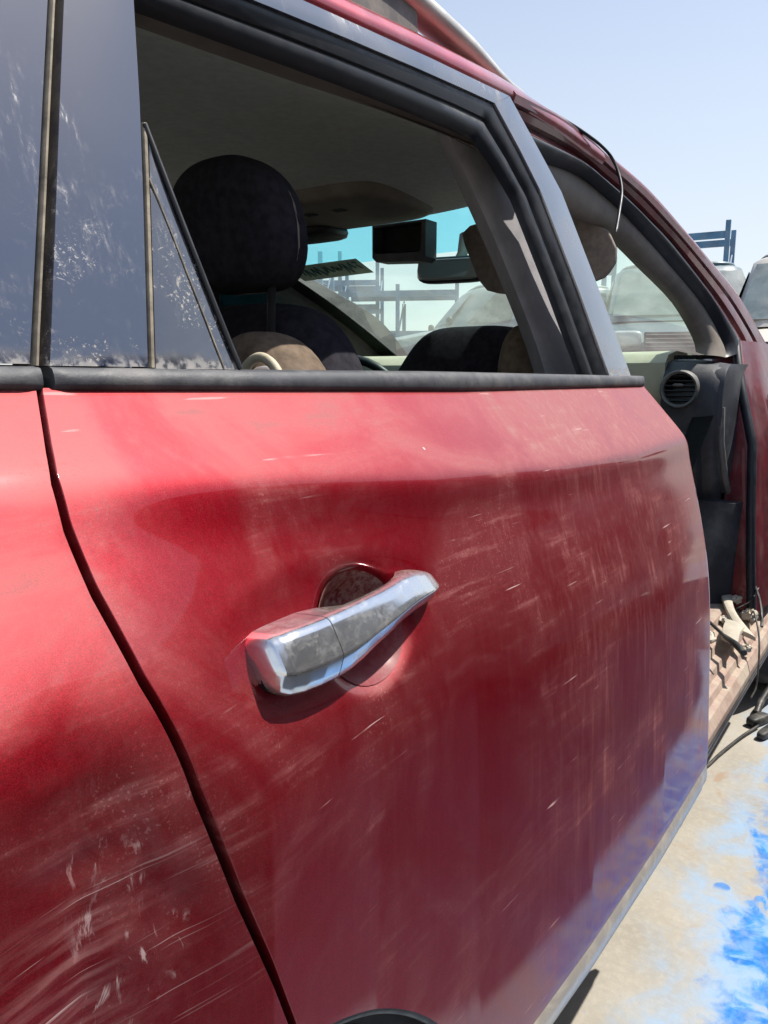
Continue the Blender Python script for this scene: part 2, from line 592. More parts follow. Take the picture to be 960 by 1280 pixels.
def spline(pts, n_):
    """Catmull-Rom through the points, then even spacing"""
    P = [Vector(p) for p in pts]
    P = [P[0] * 2 - P[1]] + P + [P[-1] * 2 - P[-2]]
    out = []
    for i in range(1, len(P) - 2):
        for k in range(12):
            t = k / 12
            a, b, c, d = P[i - 1], P[i], P[i + 1], P[i + 2]
            out.append(.5 * ((2 * b) + (c - a) * t + (2 * a - 5 * b + 4 * c - d) * t * t + (3 * b - a - 3 * c + d) * t ** 3))
    out.append(P[-2])
    return resample([tuple(p) for p in out], n_)


def sm(a, b, v):
    t = min(1, max(0, (v - a) / (b - a)))
    return t * t * (3 - 2 * t)


def WY(z, off=0.0):
    """side-glass surface: leans inwards towards the roof"""
    return .12 + .32 * (z - 1.15) + off


# ------------------------------------------------------------------ ground
g = MB().grid([[(-300 + 600 * i / 4, -300 + 600 * j / 4, 0) for j in range(5)] for i in range(5)])
g.f = [tuple(reversed(q)) for q in g.f]
ground = g.build('ground', 'concrete', smooth=0, kind='structure')

# ------------------------------------------------------------------ the red car
car = empty('red_suv', (1.5, .95, 0), 'dusty dark red SUV with its front door missing and a chrome rear door handle', 'car')

# body-side surface y = fy(x, z), built by integrating the outward slope downwards from the belt
XS = np.linspace(.10, 1.6, 151)
ZS = np.linspace(1.16, .28, 881)
TAB = np.zeros((len(XS), len(ZS)))
for i, x in enumerate(XS):
    zc = np.interp(x, [.1, .26, .40, .62, .90, 1.2, 1.5], [1.094, 1.088, 1.074, 1.052, 1.036, 1.030, 1.032])
    zs = np.interp(x, [.1, .2, .25, .32, .45, .62, 1.5], [.965, .970, .955, .915, .905, .90, .80])
    s1 = np.interp(x, [.1, .3, .6, 1.5], [.95, .98, .98, .90])
    s2 = np.interp(x, [.1, .24, .34, .45, .62, 1.0, 1.5], [.62, .58, .36, .16, .06, .06, .10])
    s3 = np.interp(x, [.1, .25, .32, .45, .62, 1.5], [.78, .72, .60, .48, .36, .27])
    s4 = np.interp(x, [.1, .3, .62, 1.5], [-.12, -.04, .03, .05])
    bw = np.interp(x, [.1, .3, .62, 1.5], [.032, .034, .032, .03])
    w1 = np.interp(x, [.1, .3, .7, 1.5], [.016, .012, .011, .014])
    w3 = np.interp(x, [.1, .24, .32, .6, 1.5], [.016, .025, .05, .06, .10])
    def ss(c, w): return 1 / (1 + np.exp(np.clip((ZS - c) / (w * .5), -60, 60)))
    a1 = ss(zc, w1); a2 = ss(zc - bw, .014); a3 = ss(zs, w3)
    a5 = ss(.40, .012)
    s = s1 + (s2 - s1) * a1 + (s3 - s2) * a2 + (s4 - s3) * a3 - .55 * a5
    y0 = .115 + .0
    dz = ZS[0] - ZS[1]
    cum = np.cumsum(s) * dz
    k0 = np.argmin(abs(ZS - 1.138))
    TAB[i] = y0 - (cum - cum[k0])


def fy(x, z):
    u = min(max((x - XS[0]) / (XS[1] - XS[0]), 0), len(XS) - 1.001)
    v = min(max((ZS[0] - z) / (ZS[0] - ZS[1]), 0), len(ZS) - 1.001)
    i, j = int(u), int(v)
    a, b = u - i, v - j
    return float((TAB[i, j] * (1 - a) + TAB[i + 1, j] * a) * (1 - b) + (TAB[i, j + 1] * (1 - a) + TAB[i + 1, j + 1] * a) * b)


ZB = .372
ARC = (.19, .26, .455)


def ztop(x):
    return float(np.interp(x, [-1, .25, .8, 1.5], [1.146, 1.143, 1.134, 1.132]))


def rear_edge(z):
    return float(np.interp(z, [.36, .7072, .8361, .9163, .9843, 1.0308, 1.0648, 1.0904, 1.1076, 1.15], [.47, .3450, .2975, .2715, .2550, .2502, .2510, .2555, .2628, .2835]))


def xl(z):
    e = rear_edge(z)
    q = ARC[2] ** 2 - (z - ARC[1]) ** 2
    return max(e, ARC[0] + math.sqrt(q)) if q > 0 else e


def xf(z):
    return 1.502 - .012 * sm(.46, .37, z) ** 2


# handle recess cup
CX, CZ, CRX, CRZ = .472, .953, .066, .053


def cup(x, z):
    e = math.hypot((x - CX) / CRX, (z - CZ) / CRZ)
    d = .030 * (1 - sm(.30, 1.0, e) ** .8)
    # long shallow pocket behind the grip
    e2 = math.hypot((x - .44) / .14, (z - .962) / .05)
    return d + .004 * (1 - sm(.5, 1.1, e2))


NU, NV = 330, 250
P = []
for j in range(NV + 1):
    row = []
    v = j / NV
    zn = ZB + v * (1.14 - ZB)
    a, b = xl(zn), xf(zn)
    cols = [a + (b - a) * (u / NU) ** 1.35 for u in range(NU + 1)]
    zz = lambda x: ZB + v * (ztop(x) - ZB)
    pts = [(x, fy(x, zz(x)) + cup(x, zz(x)), zz(x)) for x in cols]
    p0, p1 = pts[0], pts[-1]
    pre = [(p0[0] - .0004, p0[1] + .022, p0[2]), (p0[0] - .0006, p0[1] + .006, p0[2]), (p0[0] - .0003, p0[1] + .0012, p0[2])]
    post = [(p1[0] + .0008, p1[1] + .0008, p1[2]), (p1[0] + .0015, p1[1] + .004, p1[2]), (p1[0] + .0015, p1[1] + .03, p1[2])]
    P.append(pre + pts + post)
bot = [[(p[0], p[1] + .02, p[2] + .002) for p in P[0]], [(p[0], p[1] + .003, p[2] - .0015) for p in P[0]]]
door = MB().grid(bot + P)
door.f = [tuple(reversed(q)) for q in door.f]
door_skin = door.build('rear_door', 'door_paint', car, smooth=180, label='dusty red rear door with chrome handle and open window')

# recess liner: a thin bowl seated just inside the cup, dusty and bare
P = []
for i in range(13):
    t = i / 12 * .80
    P.append([(CX + CRX * t * math.cos(2 * math.pi * k / 40), fy(CX + CRX * t * math.cos(2 * math.pi * k / 40), CZ + CRZ * t * math.sin(2 * math.pi * k / 40)) + cup(CX + CRX * t * math.cos(2 * math.pi * k / 40), CZ + CRZ * t * math.sin(2 * math.pi * k / 40)) - .0012,
               CZ + CRZ * t * math.sin(2 * math.pi * k / 40)) for k in range(41)])
MB().grid(P).build('handle_recess', 'handle_recess', door_skin, smooth=180)


# handle: lofted grip with a ridge, plus the lock cap at its rear
def grip_ring(x, zc, hh, p, back):
    y0 = fy(x, zc)
    yo = y0 - p
    yi = y0 - p + back
    k = min(1, hh / .012)
    pts = [(yi, -.82), (yo + .015 * k, -.985), (yo + .0105 * k, -1.0), (yo + .0072 * k, -.95), (yo + .0050 * k, -.84), (yo + .0026 * k, -.58), (yo + .0004 * k, -.24), (yo - .0003 * k, -.13), (yo + .0002 * k, -.03),
           (yo + .0030 * k, .22), (yo + .0070 * k, .56), (yo + .0098 * k, .80), (yo + .0122 * k, .93), (yo + .0160 * k, 1.0), (yo + .021 * k, 1.0), (yi, .90)]
    return [(x, y, zc + hh * q) for y, q in pts]


def grip(st, name):
    X = np.array(st)
    n_ = 60
    xs = np.linspace(X[0, 0], X[-1, 0], n_)
    # shape-preserving smoothing of the stations
    fine = np.linspace(X[0, 0], X[-1, 0], 400)
    cols = []
    for k in range(1, 5):
        v = np.interp(fine, X[:, 0], X[:, k])
        for _ in range(25):
            v[1:-1] = .25 * v[:-2] + .5 * v[1:-1] + .25 * v[2:]
        cols.append(v)
    te = np.linspace(0, 1, n_)
    xs = X[0, 0] + (X[-1, 0] - X[0, 0]) * te
    # crowd the sections towards the ends
    xs = X[0, 0] + (X[-1, 0] - X[0, 0]) * (.35 * te + .65 * (.5 - .5 * np.cos(np.pi * te)))
    rings = [grip_ring(x, *[float(np.interp(x, fine, c_)) for c_ in cols]) for x in xs]
    # rounded ends
    m = MB().rings(rings)
    return m.build(name, 'chrome', door_skin, smooth=70)


GS = lambda L: [(.3385 + (x - .3232) * .995, z + .002, h * .92, p - .003, b) for x, z, h, p, b in L]
grip(GS([(.3232, .963, .0085, .012, .018), (.3245, .963, .0140, .020, .027), (.328, .9628, .0190, .0265, .036), (.335, .9622, .0218, .030, .040), (.348, .9616, .0232, .0325, .042),
      (.364, .9610, .0238, .034, .044), (.3822, .9605, .0240, .0345, .045)]), 'lock_cap')
grip(GS([(.3832, .9605, .0240, .0345, .045), (.400, .9608, .0236, .035, .040), (.418, .9620, .0222, .0352, .026), (.438, .9640, .0200, .035, .024), (.460, .9662, .0178, .0345, .024),
      (.480, .9685, .0162, .0335, .024), (.498, .9700, .0158, .032, .026), (.516, .9700, .0152, .0295, .034), (.532, .9690, .0140, .0262, .042),
      (.544, .9680, .0118, .022, .04), (.552, .9672, .0088, .017, .035), (.557, .9668, .0052, .012, .03), (.559, .9666, .0022, .008, .02)]), 'handle')
# thin gasket under the handle ends
rg = []
for x, zc, hh in ((.3388, .964, .0075), (.3405, .9636, .0140), (.346, .9620, .0165), (.358, .9608, .0178), (.392, .9598, .0180), (.405, .9600, .0170)):
    rg.append([(x, fy(x, zc + hh * q) - h, zc + hh * q) for q, h in ((-1, -.006), (-1, .0022), (-.3, .0022), (.4, .0022), (1, .0022), (1, -.006))])
MB().rings(rg).build('handle_gasket', 'rubber', door_skin, smooth=50)

# belt moulding of the door and of the quarter panel: rounded rubber strips
BT = [(.2857, 1.1560), (.45, 1.1545), (.78, 1.1545), (1.20, 1.1515), (1.4535, 1.150)]


def moulding(x0, x1, n_, name, parent):
    rings = []
    for k in range(n_ + 1):
        t = k / n_
        t = .5 - .5 * math.cos(math.pi * t)
        x = x0 + (x1 - x0) * t
        zt_ = float(np.interp(x, [b[0] for b in BT], [b[1] for b in BT]))
        zb_ = ztop(x) - .001
        yb = fy(x, zb_)
        sh = 1 - .6 * sm(.012, .0, min(x - x0, x1 - x)) if True else 1
        h = zt_ - zb_
        prof = [(.020, -.002), (.0015, -.001), (-.0022, .0008), (-.0042, .004), (-.0030, h * .62), (.0005, h * .9), (.004, h), (.025, h + .001)]
        rings.append([(x, yb + a * (sh if a < 0 else 1), zb_ + b) for a, b in prof])
    return MB().rings(rings).build(name, 'belt_rubber', parent, smooth=60)


moulding(.2860, 1.503, 90, 'belt_moulding', door_skin)

# chrome strip along the bottom of the door
rings = []
for k in range(61):
    x = .655 + (1.498 - .655) * k / 60
    e = 1 if k < 58 else .6
    y0 = fy(x, .40)
    pr = [(.012, .030), (-.001, .031), (-.0045, .022), (-.006, .010), (-.004, -.002), (.004, -.012), (.020, -.014)]
    rings.append([(x, y0 + a * e, .374 + b) for a, b in pr])
MB().rings(rings).build('chrome_strip', 'dull_chrome', door_skin, smooth=60)

# wheel-arch edge on the door
arc = [(ARC[0] + (ARC[2] + .001) * math.cos(a), ARC[1] + (ARC[2] + .001) * math.sin(a)) for a in np.linspace(math.radians(14), math.radians(68), 30)]
MB().tube([(x, fy(x, z) + .004, z) for x, z in arc], .0045, 8).build('arch_edge', 'rubber', door_skin, smooth=60)

# inner side of the door below the window
rings = []
for x in np.linspace(.30, 1.49, 25):
    rings.append([(x, .138, 1.150), (x, .158, 1.149), (x, .185, 1.140), (x, .205, 1.10), (x, .215, .9), (x, .20, .45), (x, .12, .40), (x, .06, .45), (x, .07, .95), (x, .135, 1.11)])
MB().rings(rings).build('door_lining', 'black_plastic', door_skin, smooth=40)

# ---- window surround of the rear door
trim_out = [(.40, WY(1.514), 1.514), (.6851, .2456, 1.5426), (.7905, .2493, 1.5540), (.9603, .2550, 1.5719), (1.104, .2591, 1.5848), (1.2098, .2621, 1.5942), (1.2743, .2418, 1.5310), (1.3386, .2212, 1.4662), (1.4051, .1680, 1.3000), (1.4577, .1195, 1.1486)]
trim_in = [(.40, WY(1.484), 1.484), (.6256, .2357, 1.5115), (.7479, .2401, 1.5252), (.9057, .2454, 1.5417), (1.0509, .2496, 1.5550), (1.1383, .2520, 1.5625), (1.1905, .2330, 1.5050), (1.2378, .2150, 1.4470), (1.2965, .1650, 1.2906), (1.3385, .1196, 1.1487)]
rub_in = [(.40, WY(1.452, .02), 1.452), (.6322, .2433, 1.4727), (.7404, .2462, 1.4819), (.8746, .2491, 1.4911), (.9988, .2515, 1.4983), (1.0850, .2516, 1.4990), (1.1290, .2420, 1.4690), (1.1733, .2280, 1.4249), (1.2245, .1834, 1.2855), (1.2637, .1387, 1.1461)]


def dens(L, k=5):
    out = []
    for a, b in zip(L[:-1], L[1:]):
        for q in range(k):
            out.append(tuple(np.array(a) + (np.array(b) - np.array(a)) * q / k))
    return out + [L[-1]]


to, ti, ri = dens(trim_out), dens(trim_in), dens(rub_in)
NTOP = 25
MB().plate(to[:NTOP + 1], ti[:NTOP + 1], (0, .03, -.002), .0015).build('window_frame', 'frame_gloss', door_skin, smooth=40)
MB().plate([(x + .0012, y, z) for x, y, z in to[NTOP:]], ti[NTOP:], (0, .03, 0), .0015).build('pillar_cover', 'frame_gloss', door_skin, smooth=40)


def seal_band(A, B, k=3):
    """rubber channel: two rounded lips with a groove between them"""
    rings = []
    for a, b in zip(A, B):
        a = Vector(a); b = Vector(b)
        n_ = Vector((0, -1, 0))
        pr = [(0, .0), (.05, .001), (.20, .0015), (.42, .0005), (.46, -.003), (.50, -.003), (.55, .0015), (.72, .0035), (.90, .001), (1, -.006)]
        r = [a.lerp(b, t) + n_ * (h - .004) for t, h in pr]
        r += [b + Vector((.016, .012, 0)), a + Vector((0, .03, 0))]
        rings.append([tuple(p) for p in r])
    return MB().rings(rings)


seal_band(ti, ri).build('window_seal', 'rubber', door_skin, smooth=50)
# rear pillar cover of the door, divider bar, small fixed pane
zz = np.linspace(1.1565, 1.512, 20)
def xon(L, z): return float(np.interp(z, L[0], L[1]))
AR = ([1.156, 1.2669, 1.3433, 1.4194, 1.53], [.2850, .3206, .3451, .3698, .406])
AF = ([1.1557, 1.2817, 1.3596, 1.4485, 1.53], [.3640, .3995, .4207, .4425, .463])
QF = ([1.1574, 1.2652, 1.3405, 1.4155, 1.53], [.2747, .3099, .3343, .3589, .396])
MB().plate([(xon(AR, z), WY(z), z) for z in zz], [(xon(AF, z), WY(z), z) for z in zz], (0, .02, 0), .0012, 8).build('rear_pillar_cover', 'pillar_gloss', door_skin, smooth=40)
zz2 = np.linspace(1.1560, 1.345, 18)
MB().plate([(xon(AF, z) + .0006, WY(z, .001), z) for z in zz2], [(xon(AF, z) + .0062, WY(z, .001), z) for z in zz2], (0, .02, 0), .0012, 3).build('divider_bar', 'dusty_strip', door_skin, smooth=40)
pf = spline([(.4190, .1818, 1.3432), (.4241, .1724, 1.3138), (.4319, .1584, 1.2699), (.4419, .1412, 1.2164), (.4485, .1306, 1.1832), (.4545, .1216, 1.1552)], 24)
pl = [(xon(AF, p[2]) + .0066, WY(p[2], .002), p[2]) for p in pf]
pl = [(min(a[0], b[0] - .0006), a[1], a[2]) for a, b in zip(pl, pf)]
MB().plate(pl, [(x, y + .002, z) for x, y, z in pf], (0, .006, 0), .0008, 6, .0006).build('fixed_pane', 'dirty_pane', door_skin, smooth=40)
MB().tube([(x, y, z) for x, y, z in pf], .0022, 8).build('pane_edge_trim', 'rubber', door_skin, smooth=60)
pln = spline([(.4100, .1680, 1.2999), (.4130, .1638, 1.2869), (.4184, .1553, 1.2604), (.4263, .1414, 1.2169), (.4320, .1320, 1.1874), (.4373, .1220, 1.1563)], 24)
MB().tube([(x, WY(z, .0008), z) for x, y, z in pln], .0007, 6).build('pane_border_line', 'dusty_strip', door_skin, smooth=60)

# ---- rear quarter panel, its glass and its moulding
GAP = .0068
dents = [(.222, .930, .016, .020, .0022), (.245, .905, .014, .030, -.0015), (.205, .905, .03, .010, .0016), (.235, .875, .010, .03, .0018), (.215, .845, .02, .018, -.0015),
         (.255, .850, .012, .02, .0025), (.19, .955, .02, .008, -.0012)]
P = []
NV = 210
for j in range(NV + 1):
    v = j / NV
    zn = .62 + v * (1.145 - .62)
    e = rear_edge(zn) - GAP
    row = []
    for u in range(131):
        t = u / 130
        x = e - 1.15 * (1 - t) ** 2.4
        z_ = .62 + v * (ztop(x) - .62)
        y = fy(x, z_)
        for dx, dz_, rx, rz, h in dents:
            y += h * math.exp(-((x - dx) / rx) ** 2 - ((z_ - dz_) / rz) ** 2)
        y -= .012 * math.exp(-((z_ - .80) / .10) ** 2) * sm(.24, .05, x) * sm(.36, .22, x)
        row.append((x, y, z_))
    p1 = row[-1]
    row += [(p1[0] + .0005, p1[1] + .0010, p1[2]), (p1[0] + .0008, p1[1] + .005, p1[2]), (p1[0] + .0008, p1[1] + .025, p1[2])]
    P.append(row)
q = MB().grid(P)
q.f = [tuple(reversed(k)) for k in q.f]
quarter = q.build('quarter_panel', 'quarter_paint', car, smooth=180, label='scratched red rear quarter panel with dents')
moulding(-.62, .2782, 50, 'belt_moulding', quarter)
zq = np.linspace(1.1575, 1.49, 14)
MB().plate([(-.55, WY(z), z) for z in zq], [(xon(QF, z), WY(z), z) for z in zq], (0, .006, 0), .004, 10).build('quarter_glass', 'privacy_glass', quarter, smooth=60)
MB().plate([(xon(QF, z) + .0006, WY(z, .0), z) for z in zz], [(xon(QF, z) + .0052, WY(z, .0), z) for z in zz], (0, .02, 0), .0012, 3).build('glass_seal', 'dusty_strip', quarter, smooth=40)
MB().plate([(xon(QF, z) + .004, WY(z, .018), z) for z in zz], [(xon(AR, z) + .004, WY(z, .018), z) for z in zz], (0, .012, 0), .0, 2).build('pillar_gap_seal', 'gap_dark', quarter, smooth=40)
# dark jamb behind the door gap
P = []
for z in np.linspace(.40, 1.15, 60):
    e = xl(z)
    P.append([(e + d, fy(e, z) + .016 + abs(d) * .2, z) for d in (-.03, -.015, 0, .015, .03)])
q = MB().grid(P)
q.f = [tuple(reversed(k)) for k in q.f]
q.build('door_jamb', 'gap_dark', car, smooth=60)

# wheel housing and rear wheel
P = []
for a in np.linspace(math.radians(0), math.radians(180), 30):
    P.append([(ARC[0] + ARC[2] * math.cos(a), y, max(.2, ARC[1] + ARC[2] * math.sin(a))) for y in (fy(.4, .6) + .012, .12, .30, .46)])
liner = MB().grid(P)
k = len(liner.v)
liner.add([(ARC[0] + ARC[2] * math.cos(a), .46, ARC[1] + ARC[2] * math.sin(a)) for a in np.linspace(0, math.pi, 20)], [tuple(range(20))])
liner.build('wheel_liner', 'gap_dark', car, smooth=60)


def wheel(c, r, w, side, parent, name='wheel', rim='rim'):
    prof = [(.60, -.5), (.62, -.48), (.90, -.5), (.97, -.42), (1.0, -.25), (1.0, 0), (1.0, .25), (.97, .42), (.90, .5), (.62, .48), (.60, .5)]
    N_ = 36
    rings = [[(c[0] + r * pr * math.cos(2 * math.pi * k / N_), c[1] + side * w * po, c[2] + r * pr * math.sin(2 * math.pi * k / N_)) for pr, po in prof] for k in range(N_)]
    rings.append(rings[0])
    m = MB().rings(rings, closed=True, cap=False)
    t = m.build(name, 'tyre', parent, smooth=40)
    m = MB()
    for k in range(5):
        a = 2 * math.pi * k / 5
        m.box((c[0] + r * .33 * math.cos(a), c[1] - side * w * .30, c[2] + r * .33 * math.sin(a)), (r * .56, w * .12, r * .16), (0, -a, 0))
    ring = []
    for k in range(N_ + 1):
        a = 2 * math.pi * k / N_
        ring.append([(c[0] + r * q * math.cos(a), c[1] - side * w * o, c[2] + r * q * math.sin(a)) for q, o in ((.61, .42), (.56, .42), (.55, .2), (.55, -.4), (.61, -.4))])
    m.rings(ring, closed=False, cap=False)
    hub = [[(c[0] + r * q * math.cos(2 * math.pi * k / 16), c[1] - side * w * o, c[2] + r * q * math.sin(2 * math.pi * k / 16)) for k in range(16)] for q, o in ((.16, .1), (.15, .36), (.02, .40))]
    m.rings(hub)
    m.build('rim', rim, t, smooth=40)
    return t


wheel((.19, .12, .345), .345, .23, 1, car)
wheel((3.15, .12, .345), .345, .23, 1, car)
wheel((.19, 1.78, .345), .345, .23, -1, car)
wheel((3.15, 1.78, .345), .345, .23, -1, car)

# ---- roof with rounded sides
RL = ([-.9, -.2, .4, .685, .96, 1.21, 1.4647, 1.626, 1.80], [1.43, 1.487, 1.519, 1.5468, 1.5762, 1.5985, 1.603, 1.597, 1.577])
PRO = [(.02, -.012), (.004, -.004), (0, .003), (.004, .013), (.012, .024), (.024, .034), (.042, .044), (.075, .055), (.13, .066), (.22, .078), (.36, .088), (.52, .093)]
P = []
for k in range(61):
    t = k / 60
    row = []
    def edge(x): return float(np.interp(x, RL[0], RL[1]))
    base_x = -.85 + t * (1.66 + .85)
    half = []
    for d, h in PRO:
        q_ = min(1, d / .68)
        x = base_x + .16 * t ** 4 * (1 - (1 - q_) ** 2)
        z_ = edge(base_x)
        half.append((x, WY(z_) + d, z_ + h - .03 * t ** 6 * q_))
    row = half + [(base_x + .16 * t ** 4, .95, half[-1][2] + .004)] + [(x, 1.9 - y, z_) for x, y, z_ in reversed(half)]
    P.append(row)
roof = MB().grid(P).build('roof', 'roof_paint', car, smooth=60)

# roof rail: silver bar on dark feet, tapering down to the roof at its front
rp, rr_ = [], []
for k in range(41):
    t = k / 40
    x = -.75 + t * (1.40 + .75)
    e = float(np.interp(x, RL[0], RL[1]))
    lift = .058 * (1 - sm(.72, 1.0, t))
    rp.append((x, WY(e) + .075, e + .060 + lift))
    rr_.append(.021 - .011 * sm(.88, 1, t))
m = MB()
rings = []
for (x, y, z_), r_ in zip(rp, rr_):
    rings.append([(x, y + r_ * 1.3 * math.cos(a), z_ + r_ * math.sin(a) * (1.0 if math.sin(a) > 0 else .7)) for a in np.linspace(0, 2 * math.pi, 13)[:-1]])
m.rings(rings)
rail = m.build('roof_rail', 'rail_silver', roof, smooth=60)
m = MB()
for (x, y, z_) in rp[4:33]:
    pass
rings = []
for (x, y, z_) in rp[24:34]:
    rings.append([(x, y - .012, z_ - .006), (x, y + .012, z_ - .006), (x, y + .016, z_ - .07), (x, y - .016, z_ - .07)])
m.rings(rings)
m.build('rail_foot', 'rail_dark', roof, smooth=40)  # dark grey piece filling the gap between rail and roof

# ---- front opening: red pillar, seal, beige lining
a_sil = [(1.2311, .2736, 1.6300), (1.4546, .2759, 1.6371), (1.5921, .2762, 1.6382), (1.7482, .2700, 1.6076), (1.9864, .2582, 1.5818), (2.2627, .2404, 1.5263), (2.4950, .2236, 1.4739), (2.8044, .1986, 1.3956), (3.1015, .1526, 1.2519), (3.30, .12, 1.16)]
a_sil = [(1.2311, .266, 1.6105), (1.4546, .2759, 1.6300), (1.5921, .2762, 1.6280)] + a_sil[3:]
seal_out = [(1.22, .268, 1.553), (1.3421, .2712, 1.5600), (1.5384, .2741, 1.5690), (1.6578, .2710, 1.5593), (1.7948, .2658, 1.5433), (1.9406, .2582, 1.5192), (2.1033, .2478, 1.4870), (2.3825, .2199, 1.3995), (2.6238, .1878, 1.2993), (2.6969, .1665, 1.2328)]
seal_in = [(1.30, .284, 1.525), (1.4234, .2840, 1.5376), (1.5769, .2881, 1.5504), (1.6994, .2848, 1.5402), (1.8365, .2781, 1.5191), (1.9779, .2672, 1.4851), (2.1343, .2534, 1.4418), (2.4198, .2252, 1.3539), (2.5700, .1903, 1.2447), (2.5499, .1777, 1.2052)]
atrim_in = [(1.34, .295, 1.49), (1.4589, .2911, 1.4970), (1.6126, .2868, 1.4837), (1.7111, .2861, 1.4814), (1.8212, .2836, 1.4736), (1.9379, .2763, 1.4509), (2.0501, .2669, 1.4216), (2.3223, .2433, 1.3477), (2.4578, .2136, 1.2550), (2.4583, .1994, 1.2107)]
NA = 50
SO = spline(seal_out, NA)
SI = spline(seal_in, NA)
TI = spline(atrim_in, NA)
AS = spline(a_sil[:-1], NA)


def pillar_set(mir):
    rings = []
    for s_, a in zip(SO, AS):
        s_ = Vector(s_); a = Vector(a)
        pr = [(0.0, .012), (.10, .004), (.22, .010), (.30, .012), (.34, .002), (.52, -.002), (.60, .004), (.64, -.004), (.86, -.006), (.96, -.001), (1.0, .008)]
        r = [s_.lerp(a, t) + Vector((0, h, 0)) for t, h in pr]
        r += [a + Vector((.004, .030, .004)), a + Vector((-.01, .060, -.01)), s_ + Vector((.0, .06, .0))]
        rings.append([tuple(p) for p in r])
    m = MB().rings(rings)
    if mir: m.mirror()
    pil = m.build('front_pillar', 'jamb_paint' if not mir else 'gap_dark', car, smooth=35)  # far copy is near black, its shade put into the colour
    rings = []
    for s_, i_ in zip(SO, SI):
        s_ = Vector(s_); i_ = Vector(i_)
        pr = [(-.04, .006), (.03, -.006), (.16, -.012), (.34, -.015), (.55, -.013), (.75, -.006), (.92, .001), (1.02, .012)]
        r = [s_.lerp(i_, t) + Vector((0, h, 0)) for t, h in pr] + [i_ + Vector((0, .03, 0)), s_ + Vector((0, .03, 0))]
        rings.append([tuple(p) for p in r])
    m = MB().rings(rings)
    if mir: m.mirror()
    m.build('door_seal', 'door_seal', pil, smooth=60)
    rings = []
    for i_, t_ in zip(SI, TI):
        i_ = Vector(i_); t_ = Vector(t_)
        pr = [(-.05, .004), (.1, .0), (.4, -.004), (.75, -.002), (.95, .006), (1.0, .016)]
        r = [i_.lerp(t_, t) + Vector((0, h, 0)) for t, h in pr] + [t_ + Vector((.015, .05, .01)), i_ + Vector((.02, .05, .03))]
        rings.append([tuple(p) for p in r])
    m = MB().rings(rings)
    if mir: m.mirror()
    m.build('pillar_lining', 'beige_trim' if not mir else 'gap_dark', pil, smooth=50)  # far lining would be beige too, darkened here to paint in shade


pillar_set(False)
pillar_set(True)
# sunlit outer edge of the pillar, painted on as a lighter red tube
MB().tube([(x - .002, y + .010, z + .003) for x, y, z in spline(a_sil[3:], 40)], .008, 8).build('pillar_lit_edge', 'roof_paint', car, smooth=60)

# far side: closed door with black window frame, body side
m = MB().plate([(x, 1.9 - y + .012, z + .012) for x, y, z in SO[10:]], [(x - .05, 1.9 - y + .03, z - .105) for x, y, z in SO[10:]], (0, .03, 0), .002)
m.build('far_window_frame', 'gap_dark', car, smooth=40)
P = []
for z in np.linspace(.40, 1.14, 20):
    P.append([(x, 1.9 - fy(min(x, 1.5), z), z) for x in np.linspace(-.9, 4.2, 40)])
MB().grid(P).build('far_body_side', 'body_paint', car, smooth=180)
P = [[(x, y, z) for x in np.linspace(-.6, 2.6, 12)] for y, z in ((1.78, 1.145), (1.72, 1.14), (1.69, 1.10), (1.69, .45))]
MB().grid(P).build('far_door_lining', 'black_plastic', car, smooth=60)
for xa, xb, wd in ((1.40, 1.25, .07), (.35, .42, .10), (-.75, -.45, .14)):
    zs_ = np.linspace(1.14, 1.53, 10)
    MB().plate([(xa + (xb - xa) * (z - 1.14) / .39, 1.9 - WY(z), z) for z in zs_], [(xa + wd + (xb - xa) * (z - 1.14) / .39, 1.9 - WY(z), z) for z in zs_], (0, -.06, 0), .0, 2).build('far_pillar', 'black_plastic', car, smooth=40)

# windshield with green tint, shaded band and a marker scrawl
WNX = [(1.60, .315, 1.595), (1.80, .305, 1.565), (2.05, .285, 1.495), (2.32, .260, 1.415), (2.62, .225, 1.315), (2.90, .195, 1.210)]
WN = spline(WNX, 24)


def ws(t, s):
    i = t * 23
    k = min(int(i), 22)
    a = np.array(WN[k]) * (1 - (i - k)) + np.array(WN[k + 1]) * (i - k)
    y0, y1 = a[1], 1.9 - a[1]
    y = y0 + (y1 - y0) * s
    q_ = 1 - (2 * s - 1) ** 2
    return (a[0] + .20 * q_, y, a[2] + (.055 if True else 0) * q_ * (1 - .3 * t))


P = [[ws(i / 23, j / 30) for j in range(31)] for i in range(24)]
windshield = MB().grid(P).build('windshield', 'windshield_glass', car, smooth=180)


def ws_in(t, s, d=.004):
    a, b, c = np.array(ws(t, s)), np.array(ws(min(1, t + .02), s)), np.array(ws(t, min(1, s + .02)))
    n_ = np.cross(b - a, c - a)
    n_ /= np.linalg.norm(n_)
    if n_[0] > 0:
        n_ = -n_
    return tuple(a + n_ * d)


